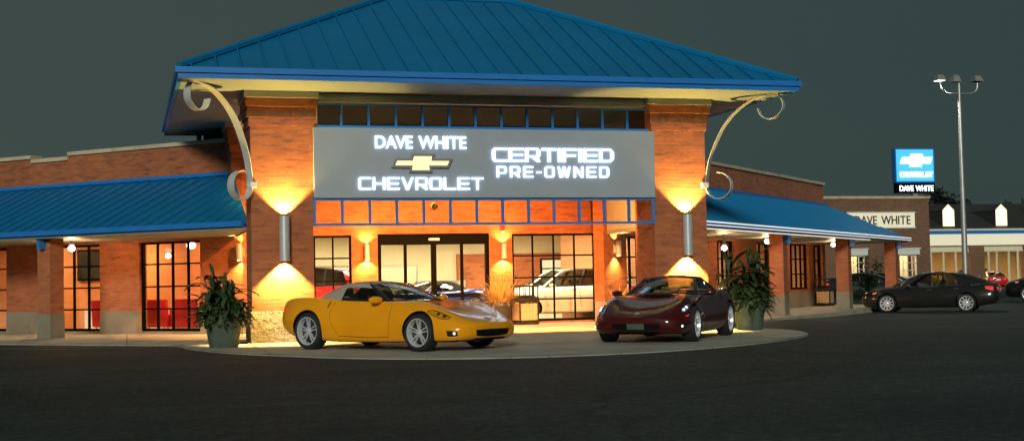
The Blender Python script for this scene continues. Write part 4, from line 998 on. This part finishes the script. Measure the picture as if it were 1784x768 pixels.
for k in range(46):
    a = rn.uniform(0, 2*math.pi); el = rn.uniform(.3, 1.5)
    leaf_blade(g, (0,0,.5+.3*rn.random()), (math.cos(a)*math.cos(el), math.sin(a)*math.cos(el), math.sin(el)), rn.uniform(.5,1.0), .03, rn.uniform(.3,1.2), 6)
g.build('spiky_leaves', 'leaf_light', t, recalc=False)
g = MB()
for k in range(26):
    a = rn.uniform(0, 2*math.pi); el = rn.uniform(-.2, 1.2)
    leaf_blade(g, (-.2,-.1,.85), (math.cos(a)*math.cos(el), math.sin(a)*math.cos(el), math.sin(el)), .14, .035, .8, 3)
g.build('flower', 'flower_red', t, recalc=False)
t = thing('straw_planter', 'low planter of pale strap leaves behind the dark red convertible hood', 'planter', (12.1, 32.7, 0))
pot(t, .2, .3, .45, 'pot_dark'); g = MB()
for k in range(70):
    a = rn.uniform(0, 2*math.pi); el = rn.uniform(.35, 1.3)
    leaf_blade(g, (0,0,.42), (math.cos(a)*math.cos(el), math.sin(a)*math.cos(el), math.sin(el)), rn.uniform(.4,.85), .016, rn.uniform(.3,1.4), 6)
g.build('strap_leaves', 'straw', t, recalc=False)

# ------------------------------------------------------------------ trash bins, camera, alarm
def bin_(label, loc, rz):
    t = thing('trash_bin', label, 'trash bin', loc, rz, 'hooded trash bins by the walls')
    w_ = .29
    g = MB(); g.box(-w_, w_, -w_, w_, 0, .08)
    for sx in (-1, 1):
        for sy in (-1, 1):
            g.box(sx*w_-.03*(sx > 0), sx*w_+.03*(sx < 0), sy*w_-.03*(sy > 0), sy*w_+.03*(sy < 0), .08, 1.02)
    g.box(-w_-.015, w_+.015, -w_-.015, w_+.015, .60, .72)
    g.box(-w_-.015, w_+.015, -w_-.015, w_+.015, 1.02, 1.08)
    for sx in (-.1, .1): g.box(sx-.012, sx+.012, -w_+.002, -w_+.022, .72, 1.02); g.box(sx-.012, sx+.012, w_-.022, w_-.002, .72, 1.02)
    g.build('frame', 'black_plastic', t, bevel=.006)
    g = MB(); g.box(-w_+.05, w_-.05, -w_+.015, -w_+.035, .12, .57); g.box(-w_+.05, w_-.05, w_-.035, w_-.015, .12, .57); g.box(-w_+.015, -w_+.035, -w_+.05, w_-.05, .12, .57); g.box(w_-.035, w_-.015, -w_+.05, w_-.05, .12, .57)
    g.build('stone_panel', 'agg_panel', t)
    MB().frustum(-w_, w_, -w_, w_, .72, -w_*.6, w_*.6, -w_*.6, w_*.6, .80).build('hood', 'black_plastic', t)
    return t
bin_('hooded trash bin with stone panels in front of the showroom window', (10.55, 35.9, 0), R(8))
bin_('hooded trash bin with stone panels under the right canopy by the far column', TR(28.75, VW+.5, 0), R(45))
t = thing('security_camera', 'small dome camera on the brick behind the blue grid below the sign', 'security camera', (8.2, EY, 3.32))
MB().lathe([(.09,0),(.09,-.03),(.05,-.05),(.05,-.16)], 18, axis='y').build('mount', 'white_paint', t, smooth=True)
MB().sphere((0,-.2,-.03), .085, 9).build('dome', 'black_plastic', t, smooth=True)
t = thing('fire_alarm', 'small red alarm box above the lamp right of the glass door', 'alarm', (10.17, EY, 2.62))
MB().box(-.06, .06, -.06, 0, .0, .16).build('box', 'red_vinyl', t, bevel=.008); MB().box(-.035, .035, -.09, -.061, -.1, -.01).build('strobe', 'white_paint', t)

# ------------------------------------------------------------------ things indoors
def armchair(T, u, v, label, rz):
    t = thing('armchair', label, 'armchair', T(u, v, 0.03), rz, 'red armchairs behind the left windows')
    MB().box(-.38, .38, -.34, .3, .1, .42).build('seat', 'red_vinyl', t, bevel=.04, smooth=True)
    MB().frustum(-.4, .4, .3, .42, .1, -.4, .4, .36, .48, .86).build('backrest', 'red_vinyl', t, bevel=.04, smooth=True)
    for s_ in (-1, 1): MB().box(s_*.38-(.0 if s_ > 0 else .1), s_*.38+(.1 if s_ > 0 else 0), -.36, .3, .1, .62).build('armrest', 'red_vinyl', t, bevel=.03, smooth=True)
    g = MB()
    for sx in (-.34, .34):
        for sy in (-.28, .32): g.tube([(sx,sy,0),(sx,sy,.1)], .02, 6)
    g.build('legs', 'chrome', t)
armchair(TLi, 13.6, 4.3, 'red armchair indoors, left one behind the wide window beside the planter', R(-45)+math.pi)
armchair(TLi, 12.5, 4.25, 'red armchair indoors, right one behind the wide window beside the planter', R(-45)+math.pi)
armchair(TLi, 15.6, 4.3, 'red armchair indoors behind the window beside the left brick column', R(-45)+math.pi)
t = thing('wall_picture', 'dark framed picture indoors behind the window beside the left brick column', 'picture', (0,0,0))
MB(TLi).box(15.9, 17.7, 4.94, 4.996, 1.45, 2.36).build('frame', 'frame_dark', t); MB(TLi).box(15.96, 17.64, 4.92, 4.938, 1.51, 2.3).build('picture', 'picture_dark', t)
t = thing('globe_lamp', 'glowing round lamp indoors behind the wide window beside the planter', 'ceiling lamp', TLi(12.6, 4.2, 0))
MB().sphere((0,0,2.33), .13, 10, .8).build('globe', 'bulb', t, smooth=True); MB().tube([(0,0,2.44),(0,0,2.745)], .012, 6).build('cord', 'white_paint', t)
for i, (x, y, wd, h) in enumerate(((6.4, 44.5, 1.9, 1.75), (8.5, 44.9, 1.8, 1.75), (10.2, 44.7, 1.6, 1.2))):
    t = thing('office_partition', ['pale office partition panel behind the left leaf of the entrance door', 'pale office partition panel behind the middle of the entrance door', 'low pale office partition panel behind the right leaf of the entrance door'][i], 'partition', (x, y, .03), 0, 'office partitions indoors')
    MB().box(-wd/2, wd/2, -.04, .04, .05, h).build('panel', 'partition', t)
    g = MB(); g.box(-wd/2, wd/2, -.05, .05, h, h+.04); g.box(-wd/2-.04, -wd/2, -.05, .05, 0, h+.04); g.box(wd/2, wd/2+.04, -.05, .05, 0, h+.04); g.build('frame', 'silver', t)
    for s_ in (-1, 1): MB().box(s_*wd/4-wd/5, s_*wd/4+wd/5, -.048, -.041, h*.35, h-.08).build('pad', 'interior_cream', t)

# ------------------------------------------------------------------ brick shop behind on the right, its neighbour with dormers, pole sign, lot light
K = thing('brick_building', 'plain brick building with a white name board behind the right wing', 'building', (0,0,0))
KY = 95
ops = [(53.9,55.9,1.1,2.75),(58.95,60.55,.9,2.75)]
wall_boxes(None, 44, 61.75, -.1, 7.2, KY, KY+.4, ops).build('wall', 'brick_back', K)
MB().box(61.35, 61.75, KY+.4, KY+14, -.1, 7.2).box(44, 44.4, KY+.4, KY+14, -.1, 7.2).build('wall', 'brick_back', K)
MB().box(43.9, 61.85, KY-.1, KY+14, 7.2, 7.4).build('coping', 'coping', K)
for o_ in ops:
    w_ = window(None, *o_, KY+.1, 4, 3, K, fr=.1, bar=.05, mat='white_paint')
    MB().box(o_[0]-.2, o_[1]+.2, KY-.08, KY-.002, 2.75, 3.2).box(o_[0]-.28, o_[1]+.28, KY-.14, KY-.004, 3.2, 3.3).build('lintel', 'white_paint', w_)
    MB().box(o_[0]-.4, o_[1]+.4, KY+2.0, KY+2.1, -.1, 3).build('interior_wall', 'interior_cream', K)
    MB().box(o_[0]-.4, o_[1]+.4, KY+.6, KY+1.8, 2.98, 3.0).build('interior_light', 'store_light', K)
N = thing('name_board', 'white board with dark serif-style letters on the plain brick building', 'sign', (0,0,0))
MB().box(54.4, 60.35, KY-.14, KY-.003, 4.85, 6.15).build('board', 'sign_panel_lit', N)
g = MB(); g.box(54.3, 60.45, KY-.17, KY-.141, 6.07, 6.15); g.box(54.3, 60.45, KY-.17, KY-.141, 4.85, 4.93); g.build('frame', 'white_paint', N)
word('DAVE WHITE', 'plain', 54.95, 59.95, 5.17, 5.85, KY-.16, .05, 'letter_dark', N, gap=.16, space=.5)
Z = thing('shop_building', 'shop with a dark shingle roof, two lit dormers and a bright glazed front', 'building', (0,0,0))
SY = 100; sx0, sx1 = 61.9, 92
# roof slope
g = MB(); g.add([(sx0,SY-.3,4.95),(sx1,SY-.3,4.95),(sx1,SY+6,7.4),(sx0,SY+6,7.4),(sx0,SY+14,4.95),(sx1,SY+14,4.95)], [(0,1,2,3),(3,2,5,4)]); g.build('roof', 'shingle', Z)
MB().box(sx0, sx1, SY-.4, SY+.1, 4.78, 4.94).build('gutter', 'white_paint', Z); MB().box(sx0, sx1, SY-.3, SY+.1, 4.5, 4.775).build('stripe', 'trim_blue', Z)
MB().box(sx0, sx1, SY-.34, SY+.1, 3.55, 4.495).build('fascia', 'sign_panel_lit', Z)
MB().box(sx0, sx1, SY+.1, SY+.3, 3.0, 3.5).build('header', 'cream_band', Z)
for x in (68.75, 74.1, 80): MB().box(x, x+1.35, SY-.2, SY+.4, -.1, 3.545).build('pillar', 'brick_back', Z)
for x, l in ((67.03, 0), (72.22, 0), (77.5, 0), (82.8, 0)):
    dz = MB(); w_ = .56
    dz.add([(x-w_,SY+.25,5.2),(x+w_,SY+.25,5.2),(x+w_,SY+.25,6.55),(x,SY+.25,7.05),(x-w_,SY+.25,6.55)], [(0,1,2,3,4)])
    dz.build('dormer', 'dormer_lit', Z)
    dm = MB(); dm.add([(x-w_-.06,SY+.2,6.52),(x,SY+.2,7.1),(x+w_+.06,SY+.2,6.52),(x-w_-.06,SY+4.6,6.52),(x,SY+5.6,7.1),(x+w_+.06,SY+4.6,6.52)], [(0,1,4,3),(1,2,5,4)]); dm.add([(x-w_,SY+.24,5.2),(x-w_,SY+.24,6.55),(x-w_,SY+4.6,6.55)], [(0,1,2)]); dm.add([(x+w_,SY+.24,5.2),(x+w_,SY+.24,6.55),(x+w_,SY+4.6,6.55)], [(0,1,2)]); dm.build('dormer_roof', 'shingle', Z)
g = MB()
for x in (62.6,63.7,65,66.2,67.4,70.6,71.4,72.6,73.5,75.9,77.2,78.6,81.8,83.5,85): g.box(x, x+.14, SY, SY+.1, -.1, 3.0)
g.box(sx0, sx1, SY+.002, SY+.098, 3.0, 3.12); g.build('mullions', 'cream_band', Z)
MB().add([(sx0,SY+.05,-.05),(sx1,SY+.05,-.05),(sx1,SY+.05,3.0),(sx0,SY+.05,3.0)], [(0,1,2,3)]).build('pane', 'glass', Z)
MB().box(62, 63.05, SY-.06, SY-.02, 1.6, 2.9).build('door_panel', 'sign_cyan', Z); MB().box(62, 63.05, SY-.07, SY-.03, .1, 1.5).build('door_panel', 'sign_cyan', Z)
MB().box(sx0, sx1, SY+8, SY+8.2, -.1, 3.4).build('interior_wall', 'agg_panel', Z); MB().box(sx0, sx1, SY+.3, SY+8, 3.42, 3.5).build('interior_ceiling', 'interior_ceiling', Z)
for x in (64.5, 67.5, 71.5, 76, 80): MB().box(x, x+1.4, SY+1.5, SY+5, 3.38, 3.41).build('interior_light', 'store_light', Z)
MB().box(sx1, sx1+.3, SY-.2, SY+14, -.1, 4.9).build('wall', 'brick_back', Z)
make_car('cream_pickup', 'cream sport utility car indoors behind the shop glass on the far right', (72.6, SY+4.0, -.03), R(5), suv('paint_cream', glass='car_glass'))
make_car('red_car', 'red car in front of the far shop window beside its brick pillar', (67.4, 95, -.13), R(65), sedan('paint_red'))
make_car('yellow_car', 'yellow car indoors behind the far shop glass, left of its brick pillar', (66.6, SY+3.6, -.03), R(20), suv('paint_yellow', glass='car_glass'))
P = thing('pole_sign', 'tall blue lit sign with a white emblem, above the plain brick building', 'sign', (71.3, 112, 0), R(-4))
MB().box(-.25, .25, -.2, .2, -.1, 9).build('pole', 'galv', P)
MB().box(-2.04, 2.0, -.35, .35, 9.75, 12.98).build('cabinet', 'trim_blue', P); MB().box(-1.93, 1.86, -.37, -.352, 9.9, 12.88).build('face', 'sign_cyan', P)
MB().prism_y(bowtie(-1.56, 1.74, 11.25, 12.45), -.43, -.372).build('emblem', 'sign_white_far', P)
word('CHEVROLET', (1.0, .3, .26, .14), -1.6, 1.75, 10.27, 10.78, -.4, .05, 'sign_white_far', P, gap=.1)
MB().box(-1.95, 1.98, -.3, .3, 8.8, 9.745).build('lower_cabinet', 'frame_dark', P)
word('DAVE WHITE', 'sans', -1.65, 1.8, 8.98, 9.5, -.33, .05, 'sign_white_far', P, gap=.1, space=.42)
Lp = thing('light_pole', 'tall metal parking-lot light pole with curved arms, behind the grey sedan', 'light pole', (38.26, 56, -.13))
MB().tube([(0,0,0),(0,0,5),(0,0,10.35)], [.15,.12,.075], 12).build('pole', 'galv', Lp, smooth=True)
for sx in (-1, 1):
    a = catmull([(0,0,9.86),(.5*sx,0,9.86),(.85*sx,0,9.95),(1.0*sx,0,10.2),(1.02*sx,0,10.45)], 5)
    ar = MB().tube([tuple(p) for p in a], .045, 8).build('arm', 'galv', Lp, smooth=True)
    MB().frustum(1.02*sx-.26, 1.02*sx+.2, -.24, .24, 10.45, 1.02*sx-.2, 1.02*sx+.1, -.14, .14, 10.72).build('floodlight', 'galv', ar)
    MB().box(1.02*sx-.22, 1.02*sx+.16, -.2, .2, 10.435, 10.447).build('lens', 'flood_lens' if sx < 0 else 'frame_dark', ar)
h_ = MB().frustum(-.45, 0, -.24, .24, 10.4, -.36, -.08, -.14, .14, 10.72).build('floodlight', 'galv', Lp)
light('SPOT', (-1.02,0,10.42), 2600, (1, .95, .85), (-4,-4,0), Lp, spot_size=R(140), spot_blend=.3, shadow_soft_size=.15)
# yellow kerb paint, shrub, far trees
struct(line((33.3,40.6),(36.5,43.5), .35, 'yellow_line').build('kerb_marking', 'yellow_line'))
def leafy(name, label, cat, loc, H, rad, n, mat, trunk_h, seed, size=.12, group=None):
    t = thing(name, label, cat, loc, 0, group); rn = random.Random(seed)
    MB().tube([(0,0,0),(.03*H,0,H*.4),(0,.02*H,H*.8)], [H*.03, H*.02, H*.006], 7).build('trunk', 'bark', t)
    g = MB(); cl = [(rn.gauss(0,.5)*rad, rn.gauss(0,.5)*rad, trunk_h+(H-trunk_h)*rn.random()) for _ in range(18)]
    for k in range(n):
        c_ = rn.choice(cl); p = Vector((c_[0]+rn.gauss(0,.22)*rad, c_[1]+rn.gauss(0,.22)*rad, min(H*1.05, max(.1, c_[2]+rn.gauss(0,.16)*H*.6))))
        leaf_blade(g, p, (rn.uniform(-1,1), rn.uniform(-1,1), rn.uniform(-.6,1)), size*rn.uniform(.7,1.5), size*.3, .5, 2)
    g.build('crown', mat, t, recalc=False)
leafy('shrub', 'dark young leafy tree between two brick columns, left of the grey sedan', 'tree', (31.5, 53.4, -.13), 2.0, .55, 900, 'leaf', .5, 4)
rr_ = random.Random(2)
for i, (x, h, rd) in enumerate(((72.5, 9.4, 2.2), (75.5, 8.7, 2.6), (80, 7.9, 2.6), (86, 7.7, 3), (93, 7.8, 3))):
    leafy('far_tree', 'dark tree silhouette above the far shop roof, %s from the left' % ['first', 'second', 'third', 'fourth', 'fifth'][i], 'tree', (x*1.16, 128+4*(i % 2), 0), h, rd, 1500, 'far_leaf', 3, 20+i, .8, 'trees beyond the shop')
